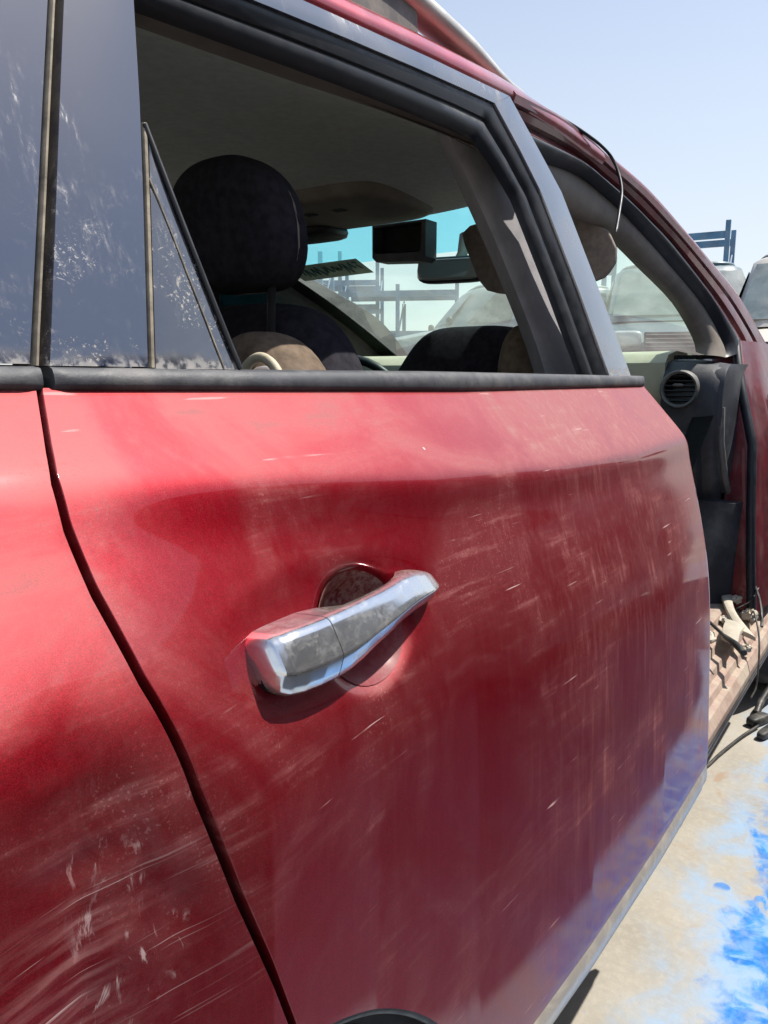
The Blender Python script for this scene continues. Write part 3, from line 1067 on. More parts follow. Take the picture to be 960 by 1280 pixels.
P = [[ws_in(i / 60, j / 30, .003) for j in range(31)] for i in range(6, 21)]
MB().grid(P).build('tint_band', 'tint_band', windshield, smooth=180)
for s0, s1 in ((.0, .05), (.945, 1.0)):
    P = [[ws_in(i / 23, s0 + (s1 - s0) * j / 5, -.002) for j in range(6)] for i in range(24)]
    MB().grid(P).build('glass_border', 'gap_dark', windshield, smooth=180)
P = [[ws_in(.305 + .085 * i / 4, .755 + .175 * j / 16, .006) for j in range(17)] for i in range(5)]
MB().grid(P).build('sticker', 'sticker_film', windshield, smooth=180)
m = MB()
rs = random.Random(4)
k = .765
while k < .915:
    hgt = rs.uniform(.030, .058)
    t0 = .317 + rs.uniform(0, .01)
    st = rs.choice([0, 1, 2, 3])
    if st == 0:
        pth = [(t0, k), (t0 + hgt, k + .004)]
    elif st == 1:
        pth = [(t0, k), (t0 + hgt * .6, k + .002), (t0 + hgt, k + .010), (t0 + hgt * .5, k + .014)]
    elif st == 2:
        pth = [(t0 + hgt, k), (t0, k + .006), (t0 + hgt, k + .011)]
    else:
        pth = [(t0, k + .010), (t0 + .004, k), (t0 + hgt * .5, k + .006), (t0 + hgt, k)]
    m.tube([ws_in(a, b, .009) for a, b in pth], .0022, 5)
    k += rs.uniform(.011, .017)
m.build('marker_writing', 'mark_ink', windshield, smooth=0)

# headliner and interior shell
P = []
for k in range(31):
    t = k / 30
    row = []
    for j in range(25):
        s = j / 24
        q_ = 1 - (2 * s - 1) ** 2
        x = -.80 + t * (1.60 + .80) + .19 * q_ * t ** 5
        e = float(np.interp(x, [-.8, 0, .7, 1.2, 1.6, 1.8], [1.43, 1.465, 1.487, 1.513, 1.528, 1.528]))
        rise = min(1, q_ * 2.6) ** .55
        y = .292 + (1.9 - .584) * s
        row.append((x, y, e + .055 * rise - .024 * sm(.88, 1, t)))
    P.append(row)
hl = MB().grid(P)
hl.f = [tuple(reversed(q)) for q in hl.f]
hl.build('headliner', 'headliner', car, smooth=180)
# headliner edge above the rear door
he = spline([(.30, .283, 1.448), (.6882, .2956, 1.4801), (.8072, .2994, 1.4917), (.9550, .3032, 1.5037), (1.12, .3059, 1.5121), (1.34, .3059, 1.5121)], 30)
MB().plate([(x, y - .05, z + .006) for x, y, z in he], [(x, y, z) for x, y, z in he], (0, .02, .02), .001).build('headliner_edge', 'beige_trim', car, smooth=40)
MB().rings([[(x, .21, .43), (x, .21, .46), (x, 1.69, .46), (x, 1.69, .43)] for x in np.linspace(-.9, 2.75, 8)]).build('floor_carpet', 'carpet', car, smooth=0)
MB().box((-.86, .95, .95), (.04, 1.46, 1.05)).build('rear_bulkhead', 'carpet', car, smooth=0)

# grey lining of the centre pillar
bpo = spline([(1.24, .372, 1.625), (1.34, .3598, 1.5769), (1.419, .3399, 1.5248), (1.5146, .2831, 1.3472), (1.5429, .2175, 1.1421), (1.55, .18, .95), (1.55, .16, .46)], 30)
bpi = spline([(1.125, .352, 1.600), (1.1642, .3446, 1.5393), (1.1931, .3250, 1.4781), (1.2627, .2748, 1.3211), (1.3051, .2178, 1.1430), (1.31, .19, .95), (1.30, .17, .46)], 30)
rings = []
for a, b in zip(bpo, bpi):
    a = Vector(a); b = Vector(b)
    pr = [(0, .0), (.35, -.004), (.62, -.001), (.72, .006), (.92, .012), (1.0, .024)]
    r = [a.lerp(b, t) + Vector((0, h - .02, 0)) for t, h in pr] + [b + Vector((.055, .05, 0)), a + Vector((.02, .06, 0))]
    rings.append([tuple(p) for p in r])
MB().rings(rings).build('centre_pillar_lining', 'grey_trim', car, smooth=35)
# structural pillar (red) hidden behind the door edge, seen from the open side
MB().plate([(1.512, .13 + .32 * (z - 1.15) * (1 if z > 1.15 else .25), z) for z in np.linspace(.46, 1.12, 12)], [(1.555, .16 + .32 * (z - 1.15) * (1 if z > 1.15 else .25), z) for z in np.linspace(.46, 1.12, 12)], (0, .05, 0), 0, 2).build('centre_pillar', 'jamb_paint', car, smooth=40)


# ---- seats
def seat(cx, y0, y1, ztop_, tilt, name, label, dark_from=None, headrest=True):
    yc, w = (y0 + y1) / 2, (y1 - y0) / 2
    def shape(p):
        # thicker at the base, shoulders rounded, bolsters curl forwards
        t = (p.z / .33 + 1) / 2
        k = 1 - .16 * sm(.72, 1.0, t)
        bol = .035 * (abs(p.y) / w) ** 3
        return Vector((p.x * (1.25 - .45 * t) + bol + tilt * (.5 - t) * .66, p.y * k, p.z))
    m = MB().blob((cx, yc, ztop_ - .33), (.075, w, .33), 4.2, 44, 30, shape)
    s = m.build(name, 'seat_dark', car, smooth=180, label=label)
    m = MB().blob((cx + .30, yc, .64), (.27, w, .085), 4.0, 32, 14)
    m.build('seat_cushion', 'seat_dark', s, smooth=180)
    MB().box((cx + .26, yc, .515), (.42, w * 1.6, .10)).build('seat_base', 'black_plastic', s, smooth=0, bevel=.01)
    return s


rear_seat = seat(.80, .325, .83, 1.262, -.35, 'rear_seat', 'dark rear seat with brown shoulder')
front_seat = seat(1.50, .312, .745, 1.262, -.30, 'front_seat', 'dark front seat back with brown side bolster')
driver_seat = seat(1.50, 1.15, 1.58, 1.262, -.30, 'driver_seat', None)


def headrest(c, r, parent):
    def fn(p):
        t = (p.z / r[2] + 1) / 2
        return Vector((p.x * (1.0 - .25 * t) - .03 * t, p.y * (.80 + .24 * math.sin(math.pi * min(1, t * .95)) ), p.z + .008 * math.cos(p.y / r[1] * 1.6)))
    h = MB().blob(c, r, 3.4, 40, 26, fn).build('headrest', 'seat_dark', parent, smooth=180)
    for s_ in (-1, 1):
        MB().tube([(c[0] - .005, c[1] + s_ * .055, c[2] - r[2] * .8), (c[0] - .01, c[1] + s_ * .055, c[2] - r[2] - .07)], .006, 8).build('headrest_post', 'gap_dark', parent, smooth=60)
    # seam round the side of the cushion
    sm_pts = []
    for k in range(41):
        a = 2 * math.pi * k / 40
        p = fn(Vector((r[0] * .15, r[1] * .985 * math.copysign(abs(math.cos(a)) ** (2 / 3), math.cos(a)), r[2] * .985 * math.copysign(abs(math.sin(a)) ** (2 / 3), math.sin(a)))))
        sm_pts.append((c[0] + p.x, c[1] + p.y, c[2] + p.z))
    MB().tube(sm_pts, .0026, 5).build('headrest_seam', 'visor_cloth', parent, smooth=60)
    return h


headrest((.81, .468, 1.344), (.060, .103, .086), rear_seat)
headrest((1.46, 1.365, 1.36), (.055, .12, .09), driver_seat)
# brown shoulder pad and belt guide of the rear seat
def shp(p):
    return Vector((p.x - .10 * (p.z), p.y - max(0, p.z) ** 2 * -.8, p.z))
MB().blob((.790, .380, 1.125), (.070, .062, .085), 2.6, 30, 18, lambda p: Vector((p.x, p.y + .45 * max(0, p.z), p.z))).build('shoulder_pad', 'seat_brown', rear_seat, smooth=180)
gd = []
for k in range(33):
    a = math.pi * k / 32
    gd.append((.715, .352 + .040 * math.cos(a), 1.115 + .058 * math.sin(a)))
MB().tube(gd, .0065, 8).build('belt_guide', 'cream', rear_seat, smooth=60)
MB().blob((.722, .352, 1.113), (.012, .034, .050), 2.4, 20, 10).build('belt_guide_plate', 'grey_trim', rear_seat, smooth=60)
# brown side bolster of the front seat
MB().blob((1.475, .345, 1.10), (.070, .055, .155), 3.0, 30, 18, lambda p: Vector((p.x + .02, p.y + (.02 if p.z > .08 else 0) * 0, p.z))).build('side_bolster', 'seat_brown', front_seat, smooth=180)

# ---- roof console, open glasses box, mirror, visor
cons = MB().blob((1.60, .95, 1.575), (.17, .245, .035), 5, 32, 10).build('roof_console', 'beige_trim', car, smooth=180)
for yb in (.86, .95, 1.03, 1.10):
    MB().box((1.52, yb, 1.5425), (.03, .035, .006), (0, .1, 0)).build('console_button', 'black_plastic', cons, smooth=0, bevel=.002)
# open box: hollow tray facing backwards
x0, x1 = 1.66, 1.712
m = MB()
yl_, yr_ = .702, .862
pr = [(yl_, 1.525), (yr_, 1.525), (yr_, 1.447), (yr_ - .012, 1.436), (yl_ + .012, 1.428), (yl_, 1.438)]
inn = [(yl_ + .012, 1.520), (yr_ - .004, 1.520), (yr_ - .004, 1.462), (yr_ - .012, 1.456), (yl_ + .020, 1.450), (yl_ + .014, 1.456)]
rings = [[(x1, a, b) for a, b in pr], [(x0, a, b) for a, b in pr], [(x0, a, b) for a, b in inn], [(x0 + .045, a, b) for a, b in inn]]
m.rings(rings)
gb = m.build('glasses_box', 'dash_dark', cons, smooth=30)
MB().box((x0 + .036, (yl_ + yr_) / 2, 1.488), (.012, yr_ - yl_ - .024, .058)).build('box_lining', 'gap_dark', cons, smooth=0)
# dark hatch pocket beside it
MB().blob((1.70, 1.10, 1.535), (.07, .10, .018), 4, 24, 8).build('console_pocket', 'black_plastic', cons, smooth=180)

mc = (1.86, .74, 1.430)
mir = MB().blob(mc, (.018, .098, .034), 5, 36, 12, rot=(0, .10, .22)).build('rear_view_mirror', 'black_plastic', car, smooth=180)
MB().blob((mc[0] - .0145, mc[1] + .003, mc[2]), (.006, .090, .028), 6, 36, 10, rot=(0, .10, .22)).build('mirror_glass', 'mirror_glass', mir, smooth=180)
MB().tube([(mc[0] + .01, mc[1], mc[2] + .01), (1.90, .735, 1.475), (1.93, .74, 1.525)], [.012, .014, .02], 10).build('mirror_stalk', 'beige_trim', mir, smooth=60)

vis = [(.655, 1.500), (.648, 1.470), (.612, 1.385), (.590, 1.360), (.555, 1.350), (.45, 1.346), (.335, 1.358), (.290, 1.372), (.268, 1.400), (.266, 1.430), (.285, 1.470), (.330, 1.500), (.355, 1.520), (.53, 1.522), (.54, 1.505), (.585, 1.505), (.59, 1.520), (.63, 1.517)]
vp = [(1.75 + .12 * (1.52 - z), y, z) for y, z in resample([(a, 0, b) for a, b in vis + vis[:1]], 70)[:-1] for _ in (0,)] if False else [(1.75 + .12 * (1.52 - b), a, b) for a, _, b in resample([(a, 0, b) for a, b in vis + vis[:1]], 70)[:-1]]
MB().prism(vp, (0, 0, 0), (.018, 0, 0)).build('sun_visor', 'visor_cloth', car, smooth=40, bevel=.004)
MB().tube([(1.755, .52, 1.519), (1.755, .60, 1.519)], .006, 8).build('visor_rod', 'black_plastic', car, smooth=60)
MB().box((1.745, .562, 1.528), (.03, .05, .028)).build('visor_clip', 'visor_cloth', car, smooth=0, bevel=.004)

# ---- dashboard
def dash_rings(prof, ys, fx=None):
    rings = []
    for y in ys:
        k = .10 * (1 - ((y - .95) / .75) ** 2)
        rings.append([(x + k, y, z) for x, z in prof])
    return MB().rings(rings)
cream_p = [(2.88, 1.18), (2.70, 1.222), (2.52, 1.228), (2.43, 1.215), (2.40, 1.19), (2.395, 1.14), (2.41, 1.06), (2.45, 1.02), (2.75, .98)]
dash = dash_rings(cream_p, np.linspace(.325, 1.70, 28)).build('dashboard', 'cream', car, smooth=40)
low_p = [(2.45, 1.03), (2.40, 1.00), (2.36, .93), (2.38, .84), (2.44, .72), (2.60, .62), (2.85, .60), (2.85, 1.0)]
dash_rings(low_p, np.linspace(.20, 1.68, 20)).build('lower_dash', 'dash_dark', dash, smooth=40)
# dark end section that carries the round vent
end_p = [(2.88, 1.17), (2.66, 1.200), (2.50, 1.203), (2.425, 1.190), (2.388, 1.150), (2.374, 1.10), (2.378, 1.04), (2.392, .96), (2.42, .86), (2.46, .78), (2.75, .78)]
rings = []
for y in np.linspace(.325, .150, 14):
    t = (.325 - y) / .175
    k = .05 * (1 - math.sqrt(max(0, 1 - t * t)))
    rings.append([(x + .10 * (1 - ((y - .95) / .75) ** 2) + k, y, z - .02 * t * t) for x, z in end_p])
MB().rings(rings).build('dash_end', 'dash_dark', dash, smooth=40)
vc = (2.388, .268, 1.112)
m = MB()
rings = []
for k in range(41):
    a = 2 * math.pi * k / 40
    rings.append([(vc[0] + dx, vc[1] + r_ * math.cos(a), vc[2] + r_ * math.sin(a)) for r_, dx in ((.056, .02), (.056, -.006), (.052, -.012), (.046, -.008), (.044, .012))])
m.rings(rings, closed=False, cap=False)
m.build('air_vent', 'vent_trim', dash, smooth=50)
m = MB()
for k in range(6):
    dz = -.036 + k * .0145
    hw = math.sqrt(max(.0001, .045 ** 2 - dz ** 2))
    m.box((vc[0] + .004, vc[1], vc[2] + dz), (.014, hw * 2, .003), (0, .45, 0))
m.build('vent_slats', 'black_plastic', dash, smooth=0)
MB().blob((vc[0] - .004, vc[1] + .004, vc[2] + .012), (.006, .016, .005), 2.5, 14, 8).build('vent_tab', 'vent_trim', dash, smooth=180)
m = MB()
m.rings([[(vc[0] + .013, vc[1] + r_ * math.cos(2 * math.pi * k / 24), vc[2] + r_ * math.sin(2 * math.pi * k / 24)) for k in range(24)] for r_ in (.047, .001)])
m.build('vent_back', 'gap_dark', dash, smooth=0)
# defrost grille on top
m = MB()
for k in range(7):
    m.box((2.49, .205 + k * .017, 1.2065), (.022, .009, .012), (0, 0, .7))
m.build('defrost_grille', 'gap_dark', dash, smooth=0)
# side panel of the dash end, facing the open doorway
sp = spline([(2.47, .148, 1.185), (2.425, .150, 1.16), (2.40, .150, 1.09), (2.405, .147, 1.0), (2.43, .142, .90), (2.48, .138, .80)], 20)
sq = [(x + .17, y - .018, z + .0) for x, y, z in sp]
MB().plate(sp, sq, (0, .03, 0), .008, 6).build('dash_side_panel', 'dash_dark', dash, smooth=50)
MB().tube([(2.41, .152, 1.06), (2.415, .148, .96), (2.45, .138, .86), (2.50, .128, .78)], .010, 8).build('side_panel_edge', 'vent_trim', dash, smooth=60)

# steering wheel on the far side
sw = MB()
cyc = (2.30, 1.36, 1.05)
Rm = Euler((0, math.radians(-28), 0)).to_matrix()
pth = []
for k in range(33):
    a = 2 * math.pi * k / 32
    p = Rm @ Vector((0, .18 * math.cos(a), .18 * math.sin(a)))
    pth.append((cyc[0] + p.x, cyc[1] + p.y, cyc[2] + p.z))
sw.tube(pth, .016, 8)
swo = sw.build('steering_wheel', 'black_plastic', car, smooth=60)
MB().blob(cyc, (.03, .075, .065), 3, 20, 10, rot=(0, math.radians(-28), 0)).build('steering_hub', 'black_plastic', swo, smooth=180)
m = MB()
for a in (0, math.pi, -math.pi / 2):
    p = Rm @ Vector((0, .17 * math.cos(a), .17 * math.sin(a)))
    m.tube([cyc, (cyc[0] + p.x, cyc[1] + p.y, cyc[2] + p.z)], .014, 6)
m.build('steering_spokes', 'black_plastic', swo, smooth=60)

# ---- front doorway: hinge pillar, seal, kick panel, sill
vs = []
for z in np.linspace(1.26, .46, 24):
    y = .12 + .32 * (z - 1.15) if z > .95 else .056 + (z - .95) * .10
    x = float(np.interp(z, [.46, .60, .75, .95, 1.1, 1.20, 1.26], [2.42, 2.43, 2.45, 2.50, 2.55, 2.61, 2.66]))
    vs.append((x, y, z))
hp = MB()
rings = []
for x, y, z in vs:
    rings.append([(x + .02, y + .10, z), (x + .004, y + .035, z), (x + .012, y + .012, z), (x + .03, y + .004, z), (x + .10, y + .0, z), (x + .115, y - .012, z), (x + .20, y - .014, z), (x + .40, y - .016, z), (x + .40, y + .10, z)])
hp.rings(rings)
hpo = hp.build('hinge_pillar', 'jamb_paint', car, smooth=40)
MB().tube([(x + .004, y + .022, z) for x, y, z in vs], .0135, 10).build('doorway_seal', 'door_seal', hpo, smooth=60)
kp = []
for z in np.linspace(.47, .78, 8):
    kp.append([(2.46 + .02 * (z - .47), .075 + .02 * (z - .47), z), (2.42, .10, z), (2.36 + .06 * sm(.6, .78, z), .16, z), (2.40 + .06 * sm(.6, .78, z), .30, z), (2.70, .30, z), (2.70, .08, z)])
MB().rings(kp).build('kick_panel', 'dash_dark', car, smooth=50)
MB().box((2.78, .95, .70), (.04, 1.46, .55)).build('firewall', 'carpet', car, smooth=0)

# ribbed sill
sill_p = [(.03, .300), (-.010, .305), (-.022, .330), (-.022, .372), (-.010, .392), (.004, .396), (.010, .410), (.026, .414), (.032, .430), (.052, .434), (.058, .450), (.085, .455), (.090, .474), (.150, .478), (.20, .462), (.22, .42), (.20, .30)]
MB().rings([[(x, y, z) for y, z in sill_p] for x in np.linspace(.66, 2.80, 26)]).build('sill', 'sill_paint', car, smooth=30)
MB().tube([(x, -.0245, .352) for x in np.linspace(1.5, 2.80, 10)], .004, 6).build('sill_edge_trim', 'black_plastic', car, smooth=60)

# front fender, hood, nose (outside the frame, seen from a step aside)
P = []
for z in np.linspace(.40, 1.10, 22):
    row = []
    for x in np.linspace(2.78, 4.05, 30):
        zt_ = 1.10 - .06 * (x - 2.78) - .22 * sm(3.6, 4.05, x)
        zb_ = .40
        qd = .445 ** 2 - (x - 3.15) ** 2
        if qd > 0:
            zb_ = max(zb_, .30 + math.sqrt(qd))
        zc_ = zb_ + (z - .40) / .70 * (zt_ - zb_)
        y = -.02 + .07 * sm(.95, 1.12, zc_ + .06 * (x - 2.78)) + .25 * sm(3.5, 4.1, x) ** 2
        row.append((x, y, zc_))
    P.append(row)
q = MB().grid(P)
q.f = [tuple(reversed(k)) for k in q.f]
q.build('front_fender', 'body_paint', car, smooth=180)
P = []
for x in np.linspace(2.86, 4.05, 20):
    row = []
    for s in np.linspace(0, 1, 15):
        q_ = 1 - (2 * s - 1) ** 4
        e = .05 + .25 * sm(3.5, 4.1, x) ** 2
        row.append((x, e + (1.9 - 2 * e) * s, 1.10 - .06 * (x - 2.78) - .22 * sm(3.6, 4.05, x) + .075 * q_))
    P.append(row)
MB().grid(P).build('hood', 'body_paint', car, smooth=180)
MB().blob((4.02, .95, .62), (.12, .72, .26), 4, 32, 14).build('front_bumper', 'body_paint', car, smooth=180)

# loose rubber strip dangling from the front pillar
wr = spline([(1.44, .282, 1.6280), (1.5300, .272, 1.6240), (1.6000, .2500, 1.6050), (1.6330, .2330, 1.5780), (1.6144, .2092, 1.5226), (1.5600, .1930, 1.4650), (1.5060, .1790, 1.4190)], 40)
MB().tube(wr, [.0032] * 34 + [.003, .003, .003, .0034, .0034, .001], 7).build('dangling_strip', 'rubber', car, smooth=60)

# ------------------------------------------------------------------ litter in the doorway and on the ground
def crumple(name, c, r, seed, mat, label, cat, flat=.6):
    rs = random.Random(seed)
    m = MB()
    nu, nv = 14, 8
    rings = []
    for i in range(nv + 1):
        ph = -math.pi / 2 + math.pi * i / nv
        rg = []
        for j in range(nu):
            th = 2 * math.pi * j / nu
            k = rs.uniform(.62, 1.18)
            rg.append((c[0] + r * k * math.cos(ph) * math.cos(th), c[1] + r * k * .8 * math.cos(ph) * math.sin(th), c[2] + r * flat * (1 + k * math.sin(ph))))
        rings.append(rg)
    m.rings(rings)
    return tag(m.build(name, mat, smooth=0), label, cat)


crumple('crumpled_paper', (2.44, .075, .474), .026, 1, 'paper', 'crumpled cream paper lying at the foot of the front doorway', 'litter')
crumple('torn_foam', (2.40, .030, .440), .030, 2, 'pale_plastic', 'torn pale foam lump nearest the red hinge pillar', 'litter')
crumple('plastic_shard', (2.16, .120, .478), .030, 3, 'pink_plastic', 'small pinkish plastic shard on the sill beside the rear door edge', 'litter', .35)
crumple('cloth_scrap', (2.28, .060, .458), .034, 5, 'paper', 'flattened cream cloth scrap in the middle of the littered sill', 'litter', .3)

crumple('rag', (2.05, .080, .462), .045, 9, 'pale_plastic', 'wadded sand coloured rag tucked against the rear door edge on the sill', 'litter', .35)
crumple('broken_clip', (2.20, .000, .412), .020, 11, 'paper', 'broken cream clip on the lower step of the sill', 'litter', .5)
crumple('insulation_scrap', (2.52, .13, .478), .040, 13, 'pale_plastic', 'rough beige insulation scrap deepest in the footwell beside the kick panel', 'litter', .5)
lever = empty('seat_lever', (2.23, .06, .47), 'dusty beige forked plastic trim piece lying across the sill', 'plastic trim')
m = MB()
a = spline([(2.62, .170, .492), (2.45, .125, .500), (2.30, .075, .492), (2.17, .020, .478)], 24)
b = spline([(2.60, .125, .492), (2.44, .090, .500), (2.28, .045, .492), (2.14, -.030, .474)], 24)
m.plate(a, b, (0, 0, -.010), .003)
m.build('blade', 'pale_plastic', lever, smooth=40)
m = MB()
m.plate(spline([(2.22, .06, .488), (2.16, .055, .486), (2.09, .045, .478)], 12), spline([(2.18, .005, .486), (2.12, .005, .484), (2.06, -.002, .474)], 12), (0, 0, -.010), .003)
m.build('fork', 'pale_plastic', lever, smooth=40)

rod = empty('black_rod', (2.10, .02, .48), 'short black metal rod with thick end lying over the beige trim piece', 'rod')
MB().tube([(2.16, .105, .500), (2.05, .030, .492)], .0045, 8).build('shaft', 'cable_black', rod, smooth=60)
MB().tube([(2.05, .030, .492), (2.02, -.002, .486), (1.98, -.030, .480)], [.006, .0085, .0085], 8).build('grip', 'cable_black', rod, smooth=60)


def wire(name, pts, r, label, cat='wire'):
    return tag(MB().tube(spline(pts, 40), r, 6).build(name, 'cable_black', smooth=60), label, cat, 'loose wires in the doorway')


wire('loose_wire', [(2.60, .10, .53), (2.50, .06, .56), (2.42, .02, .53), (2.33, -.01, .50), (2.26, -.025, .47)], .004, 'black wire arching from the kick panel down towards the sill edge')
wire('loose_wire', [(2.36, .02, .47), (2.28, .0, .50), (2.20, -.03, .45), (2.12, -.045, .36), (2.08, -.04, .33)], .0025, 'thin wire hanging over the outer edge of the sill')
wire('loose_wire', [(2.06, .14, .485), (1.98, .11, .49), (1.92, .05, .46), (1.90, .02, .44)], .0022, 'thin curled wire close to the rear door edge')
wire('loose_wire', [(2.52, .04, .47), (2.47, .02, .53), (2.40, .03, .50), (2.36, .06, .48)], .0022, 'short looped wire beside the red hinge pillar')

# cable with plug lying on the concrete
cab = empty('ground_cable', (2.5, .03, 0), 'black cable with two plugs lying on the concrete beside the sill', 'cable')
MB().tube(spline([(3.05, -.03, .10), (2.90, .01, .075), (2.80, .030, .045), (2.74, .034, .02)], 30), .012, 8).build('lead', 'cable_black', cab, smooth=60)
MB().tube(spline([(2.66, .015, .010), (2.55, .045, .008), (2.40, .075, .007), (2.28, .095, .007), (2.20, .13, .007)], 30), .005, 8).build('thin_lead', 'cable_black', cab, smooth=60)
MB().blob((2.70, .022, .016), (.05, .020, .016), 4, 20, 8, rot=(0, 0, -.4)).build('plug', 'cable_black', cab, smooth=60)
MB().blob((2.64, -.022, .014), (.075, .016, .013), 4, 20, 8, rot=(0, 0, -.25)).build('plug', 'cable_black', cab, smooth=60)

# ------------------------------------------------------------------ background: vehicles and racks
def parked(name, loc, rotz, L, W_, H, paint, label, cat, hood=.26, boot=.0, belt=.56, tum=.16):
    """vehicle built in its own frame, nose towards +x, origin on the ground"""
    root = empty(name, loc, label, cat)
    root.rotation_euler = (0, 0, rotz)
    hw = W_ / 2
    zb = H * belt
    parts = []
    def B(m, nm, mat, par=None, **k):
        o = m.build(nm, mat, None, **k)
        o.parent = par or root
        return o
    # lower body
    xs_ = np.linspace(-L / 2, L / 2, 40)
    rings = []
    hx = L / 2 - hood * L
    for x in xs_:
        n_ = min(1, (L / 2 - abs(x)) / .35)
        w = hw * (.80 + .20 * math.sqrt(max(0, 1 - (1 - n_) ** 2)))
        drop = .16 * sm(hx, L / 2, x) + .04
        zt_ = zb - (drop if x > hx else .0) * 1.0 - .10 * (1 - n_) ** 2
        zlo = .34 + .05 * (1 - n_)
        for cx_ in (L / 2 - .95, -L / 2 + .85):
            q_ = .40 ** 2 - (x - cx_) ** 2
            if q_ > 0:
                zlo = max(zlo, .34 + math.sqrt(q_))
        zlo = min(zlo, zt_ - .1)
        half = [(0, zt_ + .035), (w * .55, zt_ + .03), (w * .86, zt_ + .01), (w * .95, zt_ - .03), (w, zt_ - .16), (w * 1.0, (zt_ + zlo) / 2), (w * .97, zlo)]
        rings.append([(x, -a, b) for a, b in reversed(half)] + [(x, a, b) for a, b in half[1:]] + [(x, 0, zlo)])
    body = B(MB().rings(rings), 'body', paint, smooth=40)
    # cabin
    x0b, x1b = -L / 2 + boot * L + .05, hx + .10
    x0t, x1t = x0b + .18, hx - .55 * (H / 1.9)
    lo, hi = zb + .005, H
    rings = []
    for t in (0, .25, .5, .75, .93, 1.0):
        z = lo + (hi - lo) * t
        xa, xb_ = x0b + (x0t - x0b) * t, x1b + (x1t - x1b) * t
        w = hw * (.94 - tum * t - (.05 if t == 1 else 0))
        if t == 1:
            xa += .10; xb_ -= .12
        pts = []
        for k in range(28):
            a = 2 * math.pi * k / 28
            ex = 6
            cx_, sx = math.cos(a), math.sin(a)
            pts.append(((xa + xb_) / 2 + (xb_ - xa) / 2 * math.copysign(abs(cx_) ** (2 / ex), cx_), w * math.copysign(abs(sx) ** (2 / ex), sx), z))
        rings.append(pts)
    cab_ = B(MB().rings(rings), 'cabin', paint, smooth=40)
    B(MB().blob(((x0t + x1t) / 2, 0, H), ((x1t - x0t) / 2 - .03, hw * .74, .045), 5, 28, 8), 'roof', paint, smooth=180)
    # windshield and side windows, set a few millimetres proud
    def wp(t, s, side):
        z = lo + (hi - lo) * t
        xa, xb_ = x0b + (x0t - x0b) * t, x1b + (x1t - x1b) * t
        w = hw * (.94 - tum * t)
        return (xa + (xb_ - xa) * s, side * (w + .004), z)
    m = MB()
    z0, z1 = .10, .86
    pts = []
    for t in np.linspace(z0, z1, 6):
        z = lo + (hi - lo) * t
        xb_ = x1b + (x1t - x1b) * t
        w = hw * (.94 - tum * t) * .88
        pts.append([(xb_ + .012 - .03 * (abs(s) ** 3), w * s, z) for s in np.linspace(-1, 1, 9)])
    B(MB().grid(pts), 'windshield', 'pale_window', smooth=180)
    for side in (-1, 1):
        for s0, s1 in ((.10, .36), (.40, .62), (.66, .90)):
            g_ = [[wp(t, s, side) for s in np.linspace(s0, s1 - .08 * t * (s1 > .8), 4)] for t in (.12, .5, .84)]
            q_ = MB().grid(g_)
            B(q_, 'side_window', 'car_window', smooth=0)
    # nose
    zn = zb - .24
    B(MB().box((L / 2 + .004, 0, zn - .02), (.03, W_ * .50, .17)), 'grille', 'black_plastic', smooth=0, bevel=.01)
    m = MB()
    for k in range(4):
        m.box((L / 2 + .022, 0, zn - .075 + k * .038), (.012, W_ * .48, .008))
    B(m, 'grille_bars', 'rail_silver', smooth=0)
    for side in (-1, 1):
        B(MB().blob((L / 2 - .06, side * hw * .68, zn), (.09, hw * .17, .085), 4, 20, 10), 'headlight', 'lamp_glass', smooth=180)
        B(MB().blob((hx + .02, side * (hw + .08), zb + .10), (.05, .09, .07), 3, 16, 8), 'wing_mirror', 'black_plastic', smooth=180)
    B(MB().blob((L / 2 - .03, 0, .48), (.12, hw * .93, .14), 5, 32, 10), 'bumper', 'black_plastic', smooth=180)
    for cx_ in (L / 2 - .95, -L / 2 + .85):
        for side in (-1, 1):
            t = wheel((cx_, side * (hw - .12), .35), .35, .22, -side, None)
            t.parent = root
            for ch_ in [o for o in bpy.data.objects if o.name.startswith('rim') and o.parent is t]:
                pass
    return root, zb, hx


# wheel() attaches the rim under the tyre; inside a vehicle both stay in the vehicle's frame
DIRC = lambda az, D: (D * math.cos(math.radians(az)), -.34 + D * math.sin(math.radians(az)), 0)
def stand(loc, rotz, L, W_, h, label):
    """low blue steel stand that carries a wreck"""
    r = empty('car_stand', loc, label, 'stand', 'blue steel stands under the wrecks')
    r.rotation_euler = (0, 0, rotz)
    for sx in (-1, 1):
        for sy in (-1, 1):
            o = MB().box((sx * L * .32, sy * W_ * .42, h / 2), (.09, .09, h)).build('leg', 'rack_blue', None, smooth=0)
            o.parent = r
    for sy in (-1, 1):
        o = MB().box((0, sy * W_ * .42, h - .045), (L * .95, .10, .12)).build('beam', 'rack_blue', None, smooth=0)
        o.parent = r
    for sx in (-1, 1):
        o = MB().box((sx * L * .32, 0, h - .12), (.08, W_ * .80, .08)).build('cross_beam', 'rack_blue', None, smooth=0)
        o.parent = r
    return r


parked('grey_van', (2.85, -2.02, 0), 0.0, 5.9, 1.96, 2.16, 'car_slate', 'slate grey van parked alongside and mirrored in the rear door', 'van', .14, .0, .56, .035)


def wreck(az, D, rot, L, W_, H, lift, paint, name, label, slabel, hood=.26, boot=.0, belt=.58):
    p = DIRC(az, D)
    stand((p[0], p[1], 0), math.radians(rot), L, W_, lift, slabel)
    parked(name, (p[0], p[1], lift + .016), math.radians(rot), L, W_, H, paint, label, 'car', hood, boot, belt)


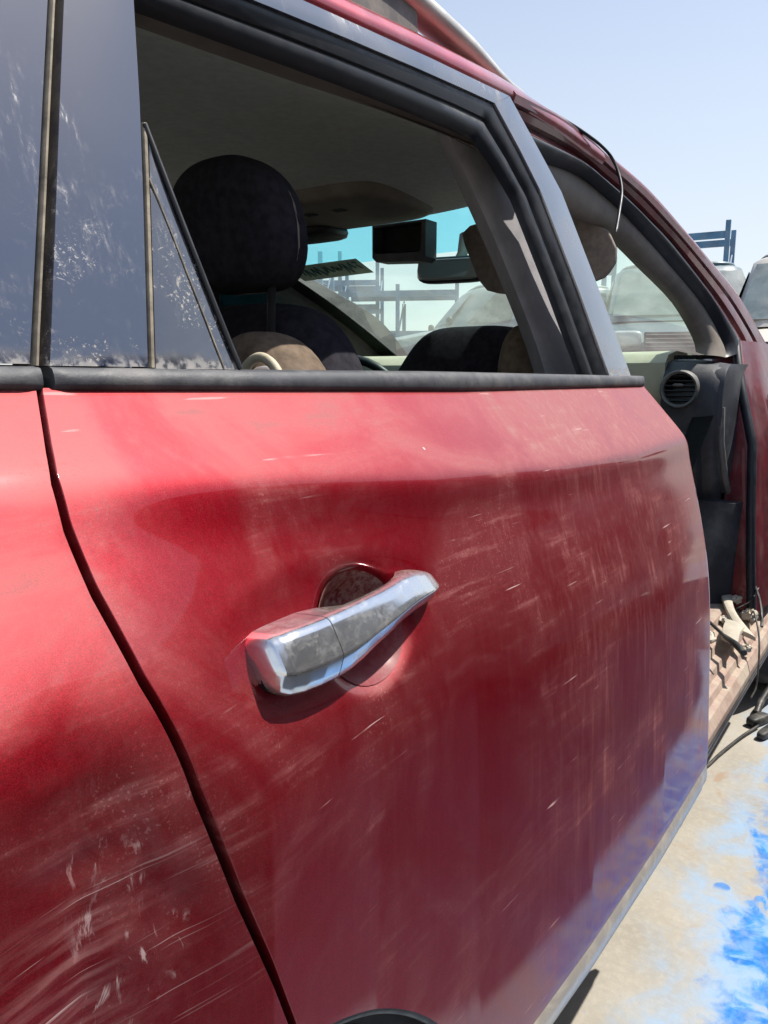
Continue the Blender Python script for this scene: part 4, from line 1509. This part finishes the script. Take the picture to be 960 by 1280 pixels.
wreck(5.6, 9.4, 186, 4.7, 1.95, 1.78, .55, 'car_navy', 'navy_suv', 'dark blue SUV with pale dusty roof standing behind the red front pillar', 'blue stand carrying the dark blue SUV')
wreck(15.0, 10.6, 200, 4.6, 1.85, 1.62, .80, 'car_teal', 'teal_car', 'pale teal car seen through the windshield above the cream dashboard', 'blue stand carrying the teal car')
wreck(26.6, 14.0, 130, 4.5, 1.85, 1.65, .95, 'car_silver', 'silver_car', 'silver car seen through the windshield under the sun visor', 'blue stand carrying the silver car', .26, .05)


def rack(loc, rotz, bays, bw, dep, H, levels, label, brace=True, seed=0):
    rs = random.Random(seed)
    r = empty('steel_rack', loc, label, 'rack', 'blue steel racks of the yard')
    r.rotation_euler = (0, 0, rotz)
    def B(m, nm):
        o = m.build(nm, 'rack_blue', None, smooth=0)
        o.parent = r
    for i in range(bays + 1):
        for j in (0, 1):
            h = H * rs.uniform(.9, 1.08)
            B(MB().box((i * bw, j * dep, h / 2), (.075, .075, h)), 'post')
        if brace:
            for k in range(3):
                za, zb_ = H * (.1 + .28 * k), H * (.1 + .28 * (k + 1))
                B(MB().tube([(i * bw, 0, za if k % 2 else zb_), (i * bw, dep, zb_ if k % 2 else za)], .018, 5), 'brace')
    for z in levels:
        for j in (0, 1):
            B(MB().box((bays * bw / 2, j * dep, z), (bays * bw - .076, .050, .110)), 'beam')
        for i in range(bays):
            if rs.random() < .6:
                B(MB().box((i * bw + bw / 2, dep / 2, z + .055), (bw * .9, dep * .8, .02)), 'shelf')
    return r


p = DIRC(38.8, 15.5)
rack((p[0], p[1], 0), math.radians(118), 5, .75, 1.1, 3.35, (1.2, 1.75, 2.3, 2.8), 'tall blue steel rack at the left end of the row behind the windshield', True, 3)
p = DIRC(35.2, 18)
rack((p[0], p[1], 0), math.radians(120), 5, .8, 1.1, 3.5, (1.4, 2.0, 2.6, 3.1), 'blue steel rack between the leftmost rack and the rear-view mirror', True, 5)
p = DIRC(41.5, 19)
rack((p[0], p[1], 0), math.radians(112), 4, .9, 1.0, 3.9, (1.5, 2.2, 2.9, 3.4), 'far blue steel rack showing between the rear headrest and the leftmost rack', True, 12)
p = DIRC(29.6, 17)
rack((p[0], p[1], 0), math.radians(116), 2, 1.2, 1.0, 2.9, (1.1, 2.0, 2.8), 'single-bay blue rack just right of the rear-view mirror', True, 8)
p = DIRC(19.0, 15)
rack((p[0], p[1], 0), math.radians(100), 1, 1.0, 1.0, 3.05, (1.6, 3.0), 'narrow blue frame standing beside the teal car', True, 2)
p = DIRC(11.6, 15)
rack((p[0], p[1], 0), math.radians(96), 1, .75, .9, 3.45, (1.8, 3.4), 'narrow blue frame standing above the white van', True, 6)
